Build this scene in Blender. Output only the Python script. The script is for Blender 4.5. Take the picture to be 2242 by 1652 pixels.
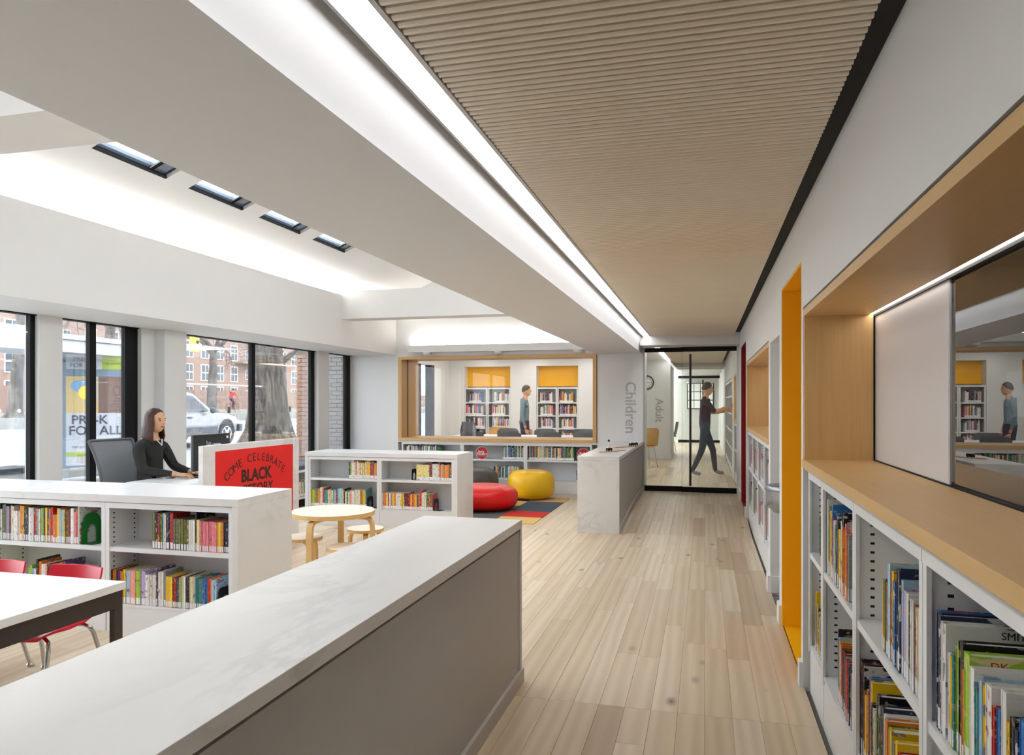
import bpy, bmesh, math, random
from mathutils import Vector, Matrix
random.seed(7)
SC = bpy.context.scene
COL = SC.collection
for o in list(bpy.data.objects): bpy.data.objects.remove(o)

# ---------------------------------------------------------------- camera
F_PX, W_PX = 1600.0, 2242.0
YAW = math.atan((1543 - 1121) / F_PX)
cam_d = bpy.data.cameras.new('camera'); cam = bpy.data.objects.new('camera', cam_d); COL.objects.link(cam)
cam_d.sensor_fit = 'HORIZONTAL'; cam_d.sensor_width = 36; cam_d.lens = 36 * F_PX / W_PX
cam_d.shift_y = (880 - 826) / W_PX
cam_d.clip_start = .05; cam_d.clip_end = 500
cam.location = (0, 0, 1.5); cam.rotation_euler = (math.pi / 2, 0, YAW)
SC.camera = cam
# ---------------------------------------------------------------- overcast sky, exposure
wd = bpy.data.worlds.new('overcast_sky'); SC.world = wd; wd.use_nodes = True
bg = wd.node_tree.nodes['Background']; bg.inputs[0].default_value = (.86, .93, 1.0, 1); bg.inputs[1].default_value = 5.2
try:
    SC.cycles.caustics_reflective = False; SC.cycles.caustics_refractive = False; SC.cycles.max_bounces = 7; SC.cycles.glossy_bounces = 3; SC.cycles.transparent_max_bounces = 12; SC.cycles.adaptive_threshold = .02
except Exception: pass
SC.view_settings.view_transform = 'Standard'; SC.view_settings.look = 'None'
SC.view_settings.gamma = 1.0; SC.view_settings.use_curve_mapping = False
SC.view_settings.exposure = 0.48
LED_CORRIDOR, LED_COVE, LED_NICHE, LED_BACK, LED_ROOM, LED_UP = 8.0, 26.0, 9.0, 11.0, 9.0, 14.0

# ---------------------------------------------------------------- materials
def lin(r, g, b):
    f = lambda c: ((c / 255) / 12.92) if c / 255 <= .04045 else ((c / 255 + .055) / 1.055) ** 2.4
    return (f(r), f(g), f(b), 1)
class NT:
    def __init__(s, name):
        s.m = bpy.data.materials.new(name); s.m.use_nodes = True; s.t = s.m.node_tree; s.n = s.t.nodes
        s.b = s.n['Principled BSDF']; s.out = s.n['Material Output']
    def new(s, k, **kw):
        n = s.n.new('ShaderNode' + k)
        for a, v in kw.items(): setattr(n, a, v)
        return n
    def link(s, a, b): s.t.links.new(a, b)
    def inp(s, n, i, v):
        if hasattr(v, 'is_linked') or hasattr(v, 'links'): s.link(v, n.inputs[i])
        else: n.inputs[i].default_value = v
    def math(s, op, a, b=0.0, clamp=False):
        n = s.new('Math', operation=op, use_clamp=clamp); s.inp(n, 0, a); s.inp(n, 1, b); return n.outputs[0]
    def mix(s, f, a, b, mode='MIX'):
        n = s.new('Mix', data_type='RGBA', blend_type=mode); s.inp(n, 0, f); s.inp(n, 6, a); s.inp(n, 7, b); return n.outputs[2]
    def noise(s, vec, scale, detail=3, rough=.5, dist=0):
        n = s.new('TexNoise'); n.inputs['Scale'].default_value = scale; n.inputs['Detail'].default_value = detail
        n.inputs['Roughness'].default_value = rough; n.inputs['Distortion'].default_value = dist
        if vec is not None: s.link(vec, n.inputs['Vector'])
        return n.outputs['Fac']
    def mapping(s, vec, sc=(1, 1, 1), rot=(0, 0, 0), loc=(0, 0, 0)):
        n = s.new('Mapping'); s.link(vec, n.inputs[0]); n.inputs['Scale'].default_value = sc; n.inputs['Rotation'].default_value = rot
        n.inputs['Location'].default_value = loc
        return n.outputs[0]
    def ramp(s, f, stops):
        n = s.new('ValToRGB'); e = n.color_ramp.elements
        while len(e) < len(stops): e.new(.5)
        for x, (p, c) in zip(e, stops): x.position = p; x.color = c
        s.link(f, n.inputs[0]); return n.outputs[0]
    def bump(s, h, strength=.2, dist=.01):
        n = s.new('Bump'); n.inputs['Strength'].default_value = strength; n.inputs['Distance'].default_value = dist
        s.link(h, n.inputs['Height']); s.link(n.outputs[0], s.b.inputs['Normal'])
    def pos(s): return s.new('NewGeometry').outputs['Position']
    def obj(s): return s.new('TexCoord').outputs['Object']
    def base(s, v): s.inp(s.b, 'Base Color', v)
    def set(s, rough=.5, metal=0, spec=.5, coat=0):
        s.b.inputs['Roughness'].default_value = rough; s.b.inputs['Metallic'].default_value = metal
        s.b.inputs['Specular IOR Level'].default_value = spec; s.b.inputs['Coat Weight'].default_value = coat
        return s
M = {}
def plain(name, col, rough=.5, metal=0, spec=.5, var=.03, coat=0, scale=6):
    t = NT(name); t.set(rough, metal, spec, coat)
    n = t.noise(t.pos(), scale, 2)
    v = t.math('MULTIPLY_ADD', n, 2 * var); v.node.inputs[2].default_value = 1 - var
    t.base(t.mix(1.0, col, v, 'MULTIPLY')); M[name] = t.m; return t.m
def emit(name, col, s):
    t = NT(name); t.b.inputs['Base Color'].default_value = col; t.b.inputs['Emission Color'].default_value = col
    t.b.inputs['Emission Strength'].default_value = s; M[name] = t.m; return t.m
plain('white_paint', (.80, .80, .79, 1), .6, var=.01)
plain('white_warm', (.82, .81, .785, 1), .6, var=.01)
plain('white_cool', (.78, .80, .83, 1), .6, var=.01)
plain('white_steel', (.80, .81, .82, 1), .35, var=.01)
plain('grey_panel', lin(184, 182, 180), .55, var=.015)
plain('grey_base', lin(190, 186, 182), .5, var=.01)
plain('black_void', (.006, .006, .006, 1), .8)
plain('black_metal', (.009, .009, .010, 1), .6, spec=.15, var=.1)
plain('dark_bronze', lin(58, 50, 46), .4, .3)
plain('dark_frame', lin(44, 48, 54), .5, .0, spec=.2)
plain('blue_grey_metal', lin(122, 136, 154), .35, .0)
plain('yellow_paint', lin(255, 188, 0), .5, var=.01)
plain('yellow_floor', lin(248, 190, 4), .4, var=.06)
plain('red_paint', lin(146, 0, 4), .5, var=.01)
plain('red_sign', lin(226, 8, 4), .55, var=.02)
plain('red_shell', lin(214, 10, 44), .32, var=.01)
plain('red_vinyl', lin(226, 14, 8), .38, var=.02)
plain('yellow_vinyl', lin(246, 194, 22), .38, var=.02)
plain('grey_vinyl', lin(84, 82, 80), .42, var=.03)
plain('chrome', (.62, .62, .62, 1), .18, 1.0)
plain('steel_brushed', (.34, .35, .37, 1), .35, .8)
plain('table_white', (.82, .82, .82, 1), .35, var=.005)
plain('table_dark', lin(56, 49, 44), .45, .3, var=.03)
plain('birch_edge', lin(224, 184, 122), .4, var=.06, scale=14)
plain('birch_top', lin(245, 232, 212), .4, var=.02)
plain('grey_plastic', lin(104, 107, 112), .5)
plain('mesh_fabric', lin(150, 154, 160), .8, var=.08, scale=200)
plain('black_plastic', (.012, .012, .012, 1), .4)
plain('silver_plastic', lin(190, 194, 200), .35)
plain('skin', lin(222, 170, 132), .55, var=.04)
plain('hair_brown', lin(72, 42, 34), .5, var=.3, scale=60)
plain('hair_dark', lin(70, 60, 52), .6, var=.3, scale=60)
plain('sweater_black', lin(38, 36, 34), .85, var=.15, scale=30)
plain('jeans_blue', lin(62, 68, 84), .85, var=.1, scale=40)
plain('jacket_teal', lin(120, 140, 150), .85, var=.1)
plain('shirt_plum', lin(58, 38, 48), .85, var=.2, scale=30)
plain('shoe_grey', lin(150, 160, 170), .7)
plain('jacket_red', lin(220, 60, 60), .8)
plain('dark_cloth', lin(60, 64, 70), .85)
plain('asphalt', lin(132, 136, 142), .8, var=.05, scale=1.5)
plain('sidewalk', lin(158, 159, 160), .8, var=.04, scale=2)
plain('road_paint', (.5, .5, .5, 1), .7)
plain('concrete', lin(140, 140, 136), .85, var=.1, scale=3)
plain('gravel', lin(128, 122, 112), .95, var=.35, scale=12)
plain('car_silver', lin(132, 133, 137), .28, .25, coat=.5, var=.0)
plain('car_cladding', lin(78, 82, 90), .5)
plain('tyre', lin(46, 50, 56), .8)
plain('car_glass', lin(62, 70, 80), .12, var=.05)
plain('shelter_metal', lin(96, 114, 134), .4, .1)
plain('poster_white', lin(170, 174, 180), .5, var=0)
plain('poster_lime', lin(140, 160, 40), .5, var=0)
plain('poster_cream', lin(184, 160, 104), .5, var=.02)
plain('poster_blue', lin(110, 148, 180), .5, var=.02)
plain('poster_brown', lin(96, 70, 62), .5, var=.2)
plain('poster_ink', lin(44, 46, 74), .5, var=0)
plain('poster_green', lin(60, 170, 120), .5, var=0)
plain('lettering_grey', lin(178, 178, 178), .6, var=0)
plain('lettering_black', lin(40, 12, 10), .6, var=0)
plain('ink_black', (.012, .012, .012, 1), .5, var=0)
plain('ink_white', (.85, .85, .85, 1), .5, var=0)
plain('ink_red', lin(190, 20, 30), .5, var=0)
plain('bookend_green', lin(14, 112, 36), .35, var=.02)
plain('bookend_black', (.012, .012, .012, 1), .35)
plain('cushion_dark', lin(84, 92, 108), .7)
plain('signal_yellow', lin(246, 206, 60), .5)
plain('carpet_tan', lin(222, 184, 110), .95, var=.12, scale=120)
plain('carpet_red', lin(206, 40, 34), .95, var=.12, scale=120)
plain('carpet_navy', lin(72, 84, 100), .95, var=.15, scale=120)
plain('carpet_grey', lin(96, 94, 94), .95, var=.15, scale=120)
plain('window_frame_white', (.8, .8, .8, 1), .5)
plain('tan_dim', lin(150, 136, 112), .8)
plain('beech_chair', lin(222, 178, 110), .4, var=.05)
plain('train_wood', lin(222, 178, 140), .5, var=.06, scale=20)
plain('fountain_white', lin(232, 228, 216), .4)
emit('led_corridor', (1.0, .99, .98, 1), LED_CORRIDOR)
emit('led_cove', (1.0, .99, .975, 1), LED_COVE)
emit('led_uplight', (1.0, .99, .975, 1), LED_UP)
emit('led_niche', (1.0, .97, .93, 1), LED_NICHE)
emit('led_back', (1.0, .96, .9, 1), LED_BACK)
emit('led_room', (1.0, .96, .92, 1), LED_ROOM)

def mk_marble():
    t = NT('marble'); t.set(.32)
    p = t.pos(); v = t.mapping(p, (1.0, .55, 1.0), (0, .2, .5))
    n = t.noise(v, 2.2, 6, .6, 1.2)
    a = t.math('ABSOLUTE', t.math('SUBTRACT', n, .5)); vein = t.math('SUBTRACT', 1.0, t.math('MULTIPLY', a, 16.0, True), True)
    msk = t.noise(t.mapping(p, (1, .6, 1), (0, 0, .4)), 1.6, 2)
    msk = t.math('MULTIPLY', t.math('SUBTRACT', msk, .45), 4.0, True)
    soft = t.noise(v, 1.3, 3)
    c = t.mix(t.math('MULTIPLY', soft, .28), (.80, .795, .785, 1), (.60, .58, .56, 1))
    t.base(t.mix(t.math('MULTIPLY', t.math('MULTIPLY', vein, msk), .34), c, (.36, .34, .33, 1))); M['marble'] = t.m
mk_marble()
def mk_floor():
    t = NT('oak_plank'); t.set(.34, spec=.45)
    p = t.pos(); at = t.new('Attribute', attribute_name='tone')
    off = t.new('VectorMath', operation='MULTIPLY_ADD'); t.link(at.outputs['Color'], off.inputs[0]); off.inputs[1].default_value = (37, 91, 13); t.link(p, off.inputs[2])
    q = off.outputs[0]
    g = t.noise(t.mapping(q, (15, .8, 1)), 1.0, 5, .6, 1.6)
    rings = t.new('TexWave'); rings.inputs['Scale'].default_value = 1.0; rings.inputs['Distortion'].default_value = 7; rings.inputs['Detail'].default_value = 2
    rings.inputs['Detail Scale'].default_value = .7; t.link(t.mapping(q, (4.2, .34, 1)), rings.inputs['Vector'])
    tone = at.outputs['Fac']
    base = t.ramp(tone, [(0, lin(188, 162, 134)), (.2, lin(214, 194, 164)), (.6, lin(230, 213, 184)), (1, lin(242, 229, 206))])
    c = t.mix(t.math('MULTIPLY', g, .30), base, lin(170, 142, 108))
    c = t.mix(t.math('MULTIPLY', rings.outputs['Fac'], .22), c, lin(158, 126, 92))
    vo = t.new('TexVoronoi'); vo.inputs['Scale'].default_value = 1.0; t.link(t.mapping(q, (5.0, 2.3, 1)), vo.inputs['Vector'])
    sep = t.new('SeparateColor'); t.link(vo.outputs['Color'], sep.inputs[0])
    k = t.math('SUBTRACT', 1.0, t.math('MULTIPLY', vo.outputs['Distance'], 6.0, True), True)
    k = t.math('MULTIPLY', k, t.math('GREATER_THAN', sep.outputs[0], .70))
    c = t.mix(t.math('MULTIPLY', k, .9), c, lin(84, 62, 46))
    t.base(c); rv = t.math('MULTIPLY_ADD', g, .2); rv.node.inputs[2].default_value = .26; t.inp(t.b, 'Roughness', rv)
    M['oak_plank'] = t.m
mk_floor()
def mk_veneer(name, c0, c1, axis, rough=.42):
    t = NT(name); t.set(rough)
    sc = {'x': (2, 60, 60), 'y': (60, 2, 60), 'z': (70, 70, 2.2)}[axis]
    g = t.noise(t.mapping(t.pos(), sc), 1.0, 4, .6, .3); g2 = t.noise(t.mapping(t.pos(), tuple(s * .15 for s in sc)), 1.0, 3, .5)
    t.base(t.mix(t.math('ADD', t.math('MULTIPLY', g, .6), t.math('MULTIPLY', g2, .4)), c0, c1)); M[name] = t.m
mk_veneer('veneer_z', lin(224, 184, 124), lin(190, 146, 86), 'z')
mk_veneer('veneer_y', lin(222, 184, 128), lin(200, 160, 100), 'y')
mk_veneer('veneer_x', lin(226, 188, 128), lin(200, 158, 98), 'x')
mk_veneer('slat_wood', lin(240, 230, 214), lin(226, 212, 190), 'x', .55)
mk_veneer('slat_back', lin(84, 74, 62), lin(70, 62, 50), 'x', .8)
def mk_glass(name, tint, refl, base_t=1.0, rough=0.0):
    t = NT(name); t.n.remove(t.b)
    tr = t.new('BsdfTransparent'); tr.inputs[0].default_value = tint
    gl = t.new('BsdfGlossy'); gl.inputs['Roughness'].default_value = rough; gl.inputs[0].default_value = (1, 1, 1, 1)
    fr = t.new('Fresnel'); fr.inputs[0].default_value = 1.5
    mx = t.new('MixShader'); t.link(t.math('MULTIPLY', fr.outputs[0], refl, True), mx.inputs[0])
    t.link(tr.outputs[0], mx.inputs[1]); t.link(gl.outputs[0], mx.inputs[2]); t.link(mx.outputs[0], t.out.inputs[0]); M[name] = t.m
mk_glass('clear_glass', (.985, .99, .99, 1), .5)
mk_glass('door_glass', (.93, .95, .93, 1), .7)
mk_glass('office_glass', (.86, .84, .78, 1), 1.7)
mk_glass('skylight_glass', (.93, .97, 1, 1), .5)
t = NT('frosted_panel'); t.set(.12, spec=.5); t.base((.74, .74, .76, 1)); M['frosted_panel'] = t.m
def mk_book(name, mode):
    t = NT(name); t.set(.32)
    if mode == 'obj':
        oi = t.new('ObjectInfo'); col = oi.outputs['Color']; rnd = oi.outputs['Random']; p = t.obj(); sc = (1.5, 2.5, 7)
        comb = t.new('CombineXYZ'); t.link(t.math('MULTIPLY', rnd, 50.0), comb.inputs[0]); t.link(t.math('MULTIPLY', rnd, 31.0), comb.inputs[2])
        ad = t.new('VectorMath', operation='ADD'); t.link(t.mapping(p, sc), ad.inputs[0]); t.link(comb.outputs[0], ad.inputs[1]); q = ad.outputs[0]
    else:
        at = t.new('Attribute', attribute_name='tone'); col = at.outputs['Color']; rnd = t.noise(t.mapping(t.pos(), (60, 60, .2)), 1, 0); q = t.mapping(t.pos(), (60, 60, 45))
    n = t.noise(q, 1.0, 2, .5); n2 = t.noise(q, 3.2, 2, .6)
    c2 = t.ramp(t.math('FRACT', t.math('MULTIPLY', rnd, 7.31)), [(0, lin(240, 238, 230)), (.25, lin(30, 30, 34)), (.45, lin(236, 190, 40)), (.62, lin(230, 230, 226)), (.75, lin(60, 110, 170)), (.9, lin(190, 50, 40))])
    msk = t.math('GREATER_THAN', n, .59); msk2 = t.math('MULTIPLY', t.math('GREATER_THAN', n2, .62), .8)
    c = t.mix(t.math('MULTIPLY', msk, .8), col, c2); c = t.mix(msk2, c, t.mix(.5, col, (.7, .7, .68, 1)))
    t.base(c); M[name] = t.m
mk_book('book_cover', 'obj'); mk_book('book_cover_stuff', 'attr')
plain('book_pages', lin(236, 232, 224), .8, var=.08, scale=300)
plain('book_label', lin(236, 238, 240), .45, var=.10, scale=260)
def mk_brick(name, c1, c2, cm, sc, rot=(0, 0, 0)):
    t = NT(name); t.set(.9); b = t.new('TexBrick'); t.link(t.mapping(t.pos(), (1, 1, 1), rot), b.inputs['Vector'])
    b.inputs['Color1'].default_value = c1; b.inputs['Color2'].default_value = c2; b.inputs['Mortar'].default_value = cm
    b.inputs['Scale'].default_value = sc; b.inputs['Mortar Size'].default_value = .018
    b.inputs['Brick Width'].default_value = .55; b.inputs['Row Height'].default_value = .2
    t.base(b.outputs[0]); M[name] = t.m
mk_brick('far_brick', lin(150, 108, 94), lin(140, 98, 84), lin(150, 126, 116), 1.0, (math.pi / 2, 0, math.pi / 2))
plain('brick_pink', lin(132, 102, 90), .9, var=.12, scale=9)
plain('brick_pane_tint', lin(108, 104, 101), .9, var=.10, scale=9)  # same bricks with window tint and reflection put into their colour
plain('mortar', lin(92, 86, 80), .95, var=.06)
def mk_bark():
    t = NT('bark'); t.set(.95); p = t.obj()
    n = t.noise(t.mapping(p, (14, 14, 2.2)), 1.0, 5, .65, .8)
    t.base(t.ramp(n, [(.34, lin(34, 32, 30)), (.5, lin(82, 77, 72)), (.66, lin(128, 121, 114))])); t.bump(n, 1.0, .06); M['bark'] = t.m
mk_bark()
def mk_bark2():
    t = NT('bark_pale'); t.set(.95); n = t.noise(t.mapping(t.pos(), (2, 2, 1)), 1.0, 4, .6)
    t.base(t.ramp(n, [(.35, lin(66, 63, 62)), (.6, lin(112, 108, 106))])); M['bark_pale'] = t.m
mk_bark2()

# ---------------------------------------------------------------- object helpers
def tag(o, label=None, cat=None, group=None, kind=None):
    if label: o['label'] = label
    if cat: o['category'] = cat
    if group: o['group'] = group
    if kind: o['kind'] = kind
    return o
def thing(name, label, cat, loc=(0, 0, 0), rz=0, group=None):
    o = bpy.data.objects.new(name, None); COL.objects.link(o); o.location = loc; o.rotation_euler = (0, 0, rz); o.empty_display_size = .1
    return tag(o, label, cat, group)
class MB:
    def __init__(s): s.v = []; s.f = []; s.mi = []; s.col = []
    def add(s, vs, fs, mi=0, col=None):
        b = len(s.v); s.v += [tuple(v) for v in vs]
        for f in fs: s.f.append(tuple(b + i for i in f)); s.mi.append(mi); s.col.append(col)
        return s
    def box(s, x0, x1, y0, y1, z0, z1, mi=0, col=None, mat=None):
        vs = [Vector((x, y, z)) for x in (x0, x1) for y in (y0, y1) for z in (z0, z1)]
        if mat is not None: vs = [mat @ v for v in vs]
        return s.add(vs, [(0, 1, 3, 2), (4, 6, 7, 5), (0, 4, 5, 1), (2, 3, 7, 6), (0, 2, 6, 4), (1, 5, 7, 3)], mi, col)
    def prism(s, poly, a0, a1, axis='y', mi=0, mat=None):
        n = len(poly)
        def P(u, w, a): return Vector({'y': (u, a, w), 'x': (a, u, w), 'z': (u, w, a)}[axis])
        vs = [P(u, w, a0) for u, w in poly] + [P(u, w, a1) for u, w in poly]
        if mat is not None: vs = [mat @ v for v in vs]
        fs = [(i, (i + 1) % n, n + (i + 1) % n, n + i) for i in range(n)] + [tuple(range(n)), tuple(range(2 * n - 1, n - 1, -1))]
        return s.add(vs, fs, mi)
    def tube(s, path, r, seg=8, mi=0, cap=True):
        path = [Vector(p) for p in path]; n = len(path); rs = r if isinstance(r, (list, tuple)) else [r] * n
        vs = []; ref = None
        for i, p in enumerate(path):
            d = (path[min(i + 1, n - 1)] - path[max(i - 1, 0)]).normalized()
            if ref is None: ref = Vector((0, 0, 1)) if abs(d.z) < .9 else Vector((1, 0, 0))
            u = d.cross(ref).normalized(); w = d.cross(u).normalized(); ref = w.cross(d).normalized() if False else ref
            for k in range(seg):
                a = 2 * math.pi * k / seg; vs.append(p + (u * math.cos(a) + w * math.sin(a)) * rs[i])
        fs = [(i * seg + k, i * seg + (k + 1) % seg, (i + 1) * seg + (k + 1) % seg, (i + 1) * seg + k) for i in range(n - 1) for k in range(seg)]
        if cap: fs += [tuple(range(seg - 1, -1, -1)), tuple((n - 1) * seg + k for k in range(seg))]
        return s.add(vs, fs, mi)
    def lathe(s, prof, seg=32, c=(0, 0, 0), mi=0, sx=1, sy=1, cap=True):
        vs = [(c[0] + r * math.cos(2 * math.pi * k / seg) * sx, c[1] + r * math.sin(2 * math.pi * k / seg) * sy, c[2] + z) for r, z in prof for k in range(seg)]
        n = len(prof)
        fs = [(i * seg + k, i * seg + (k + 1) % seg, (i + 1) * seg + (k + 1) % seg, (i + 1) * seg + k) for i in range(n - 1) for k in range(seg)]
        if cap: fs += [tuple(range(seg - 1, -1, -1)), tuple((n - 1) * seg + k for k in range(seg))]
        return s.add(vs, fs, mi)
    def ball(s, c, r, seg=12, ring=8, mi=0):
        rx, ry, rz = (r, r, r) if not isinstance(r, (tuple, list)) else r
        prof = [(max(1e-4, math.sin(math.pi * i / ring)), -math.cos(math.pi * i / ring)) for i in range(ring + 1)]
        vs = [(c[0] + p * math.cos(2 * math.pi * k / seg) * rx, c[1] + p * math.sin(2 * math.pi * k / seg) * ry, c[2] + z * rz) for p, z in prof for k in range(seg)]
        fs = [(i * seg + k, i * seg + (k + 1) % seg, (i + 1) * seg + (k + 1) % seg, (i + 1) * seg + k) for i in range(ring) for k in range(seg)]
        return s.add(vs, fs, mi)
    def ribbon(s, path, w, th, up=(0, 1, 0), mi=0):
        # flat bent strip: width along 'up', thickness in the bend plane
        up = Vector(up).normalized(); path = [Vector(p) for p in path]; n = len(path); vs = []
        for i, p in enumerate(path):
            d = (path[min(i + 1, n - 1)] - path[max(i - 1, 0)]).normalized(); nn = d.cross(up).normalized()
            for a, b in ((-1, -1), (1, -1), (1, 1), (-1, 1)): vs.append(p + up * (a * w / 2) + nn * (b * th / 2))
        fs = [(i * 4 + k, i * 4 + (k + 1) % 4, i * 4 + 4 + (k + 1) % 4, i * 4 + 4 + k) for i in range(n - 1) for k in range(4)]
        fs += [(3, 2, 1, 0), tuple((n - 1) * 4 + k for k in range(4))]
        return s.add(vs, fs, mi)
    def mesh(s, name, mats, smooth=False):
        me = bpy.data.meshes.new(name); me.from_pydata(s.v, [], s.f)
        for m in (mats if isinstance(mats, (list, tuple)) else [mats]): me.materials.append(M[m] if isinstance(m, str) else m)
        me.polygons.foreach_set('material_index', s.mi)
        if any(c is not None for c in s.col):
            ca = me.color_attributes.new('tone', 'FLOAT_COLOR', 'CORNER')
            d = []
            for p, c in zip(me.polygons, s.col): d += list(c or (.5, .5, .5, 1)) * p.loop_total
            ca.data.foreach_set('color', d)
        bm = bmesh.new(); bm.from_mesh(me); bmesh.ops.recalc_face_normals(bm, faces=bm.faces); bm.to_mesh(me); bm.free()
        if smooth: 
            me.polygons.foreach_set('use_smooth', [True] * len(me.polygons))
            try: me.set_sharp_from_angle(angle=math.radians(42))
            except Exception: pass
        me.update(); return me
    def build(s, name, mats, parent=None, smooth=False, bevel=0):
        o = bpy.data.objects.new(name, s.mesh(name, mats, smooth)); COL.objects.link(o); o.parent = parent
        if bevel:
            b = o.modifiers.new('bevel', 'BEVEL'); b.width = bevel; b.segments = 2; b.limit_method = 'ANGLE'
        return o
def inst(name, me, parent=None, loc=(0, 0, 0), rot=(0, 0, 0), sc=(1, 1, 1)):
    o = bpy.data.objects.new(name, me); COL.objects.link(o); o.parent = parent; o.location = loc; o.rotation_euler = rot; o.scale = sc; return o
def box(name, x0, x1, y0, y1, z0, z1, mat, parent=None, bevel=0):
    return MB().box(x0, x1, y0, y1, z0, z1).build(name, mat, parent, bevel=bevel)
def struct(name, mb, mat, parent=None):
    o = mb.build(name, mat, parent)
    if parent is None: o['kind'] = 'structure'
    return o
def sbox(name, x0, x1, y0, y1, z0, z1, mat): return struct(name, MB().box(x0, x1, y0, y1, z0, z1), mat)
def copy_tree(o, parent=None):
    c = o.copy(); COL.objects.link(c); c.parent = parent
    for ch in list(o.children): copy_tree(ch, c)
    return c
def text_mesh(s, size, ext=.0008, align='CENTER', bold=0):
    cu = bpy.data.curves.new('t', 'FONT'); cu.body = s; cu.size = size; cu.extrude = ext; cu.align_x = align; cu.align_y = 'CENTER'; cu.offset = bold; cu.resolution_u = 3
    o = bpy.data.objects.new('t', cu); COL.objects.link(o); bpy.context.view_layer.update()
    me = bpy.data.meshes.new_from_object(o.evaluated_get(bpy.context.evaluated_depsgraph_get()))
    bpy.data.objects.remove(o); return me
R_NEGY = Matrix.Rotation(math.pi / 2, 4, 'X')                      # upright lettering that faces -Y
R_POSX = Matrix.Rotation(math.pi / 2, 4, 'Z') @ R_NEGY             # faces +X
R_NEGX = Matrix.Rotation(-math.pi / 2, 4, 'Z') @ R_NEGY            # faces -X
def letter(name, s, size, mat, parent, loc, R, spin=0, bold=0, sx=1.0, ext=.0008):
    me = text_mesh(s, size, ext, bold=bold); me.materials.clear(); me.materials.append(M[mat])
    o = bpy.data.objects.new(name, me); COL.objects.link(o); o.parent = parent
    o.matrix_local = Matrix.Translation(loc) @ R @ Matrix.Rotation(spin, 4, 'Z') @ Matrix.Diagonal((sx, 1, 1, 1)); return o
# ================================================================ the setting
YB = 11.7            # plane of the children's-room end wall and glass door
WX = .5              # right wall
CEIL = 2.5
FZ = .10             # floor level beyond the ramp
def floor_z(x, y):
    if x < -.96 and y < YB + .4: return 0.0
    return 0 if y < 8.45 else min(FZ, FZ * (y - 8.45) / 1.95)
# ---- floor: sub-floor plus planks
fl = sbox('floor', -6.0, 1.9, -1.5, 12.0, -.12, -.022, 'concrete')
PW = .127
def plank_rows():
    out = []; rng = random.Random(3)
    nx0 = math.floor(-6.0 / PW)
    for i in range(nx0, 5):
        x0 = i * PW; x1 = x0 + PW
        if x0 < -5.99: x0 = -5.99
        if x1 > .515: x1 = .515
        if x1 - x0 < .01: continue
        segs = [(-1.4, 3.62), (3.62, 8.45)] + ([(8.45, 10.4), (10.4, 11.74)] if x0 > -.97 else [(8.45, 11.7)])
        for a, b in segs:
            y = a
            while y < b - .01:
                L = rng.uniform(.7, 1.9); e = y + L
                if b - e < .35: e = b
                out.append((x0, x1, y, e, min(1, max(0, rng.gauss(.55, .24))), rng.random())); y = e
    return out
def add_plank(mb, p, m=.0004):
    x0, x1, y0, y1, t, r = p; xm = (x0 + x1) / 2; c = (t, r, t, 1)
    z0, z1 = floor_z(xm, y0 + 1e-4), floor_z(xm, y1 - 1e-4); b = .0010
    a = [(x0 + m, y0 + m, z0 - .022), (x1 - m, y0 + m, z0 - .022), (x1 - m, y1 - m, z1 - .022), (x0 + m, y1 - m, z1 - .022)]
    q = [(x0 + m, y0 + m, z0 - b), (x1 - m, y0 + m, z0 - b), (x1 - m, y1 - m, z1 - b), (x0 + m, y1 - m, z1 - b)]
    t4 = [(x0 + m + b, y0 + m + b, z0), (x1 - m - b, y0 + m + b, z0), (x1 - m - b, y1 - m - b, z1), (x0 + m + b, y1 - m - b, z1)]
    fs = [(8, 9, 10, 11)] + [(i, (i + 1) % 4, 4 + (i + 1) % 4, 4 + i) for i in range(4)] + [(4 + i, 4 + (i + 1) % 4, 8 + (i + 1) % 4, 8 + i) for i in range(4)]
    mb.add(a + q + t4, fs, 0, c)
planks = plank_rows()
def plank_rank(p):
    x, y = (p[0] + p[1]) / 2, (p[2] + p[3]) / 2
    corridor = x > -.97
    if corridor and y > 1.6: return 0 + y * .01
    return 5 + abs(x + 2.6) + (4 if y < 2 else 0) + abs(y - 6) * .2
planks.sort(key=plank_rank)
for p in planks[:290]:
    mb = MB(); add_plank(mb, p); mb.build('plank', 'oak_plank', fl)
rest = MB()
for p in planks[290:]: add_plank(rest, p)
tag(rest.build('floor_planks', 'oak_plank', fl), kind='stuff')
# floor of the rooms beyond the glass
fl2 = sbox('floor_adult', -6.6, 1.2, 12.0, 28.2, -.12, FZ - .022, 'concrete')
rest = MB(); rng = random.Random(5)
for i in range(math.floor(-6.6 / PW), 4):
    y = 11.75 if i * PW > -.97 else 12.35
    while y < 28: 
        e = min(28, y + rng.uniform(.8, 2)); add_plank(rest, (i * PW, i * PW + PW, y, e, min(1, max(0, rng.gauss(.5, .22))), rng.random())); y = e
tag(rest.build('floor_planks', 'oak_plank', fl2), kind='stuff')

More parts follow.
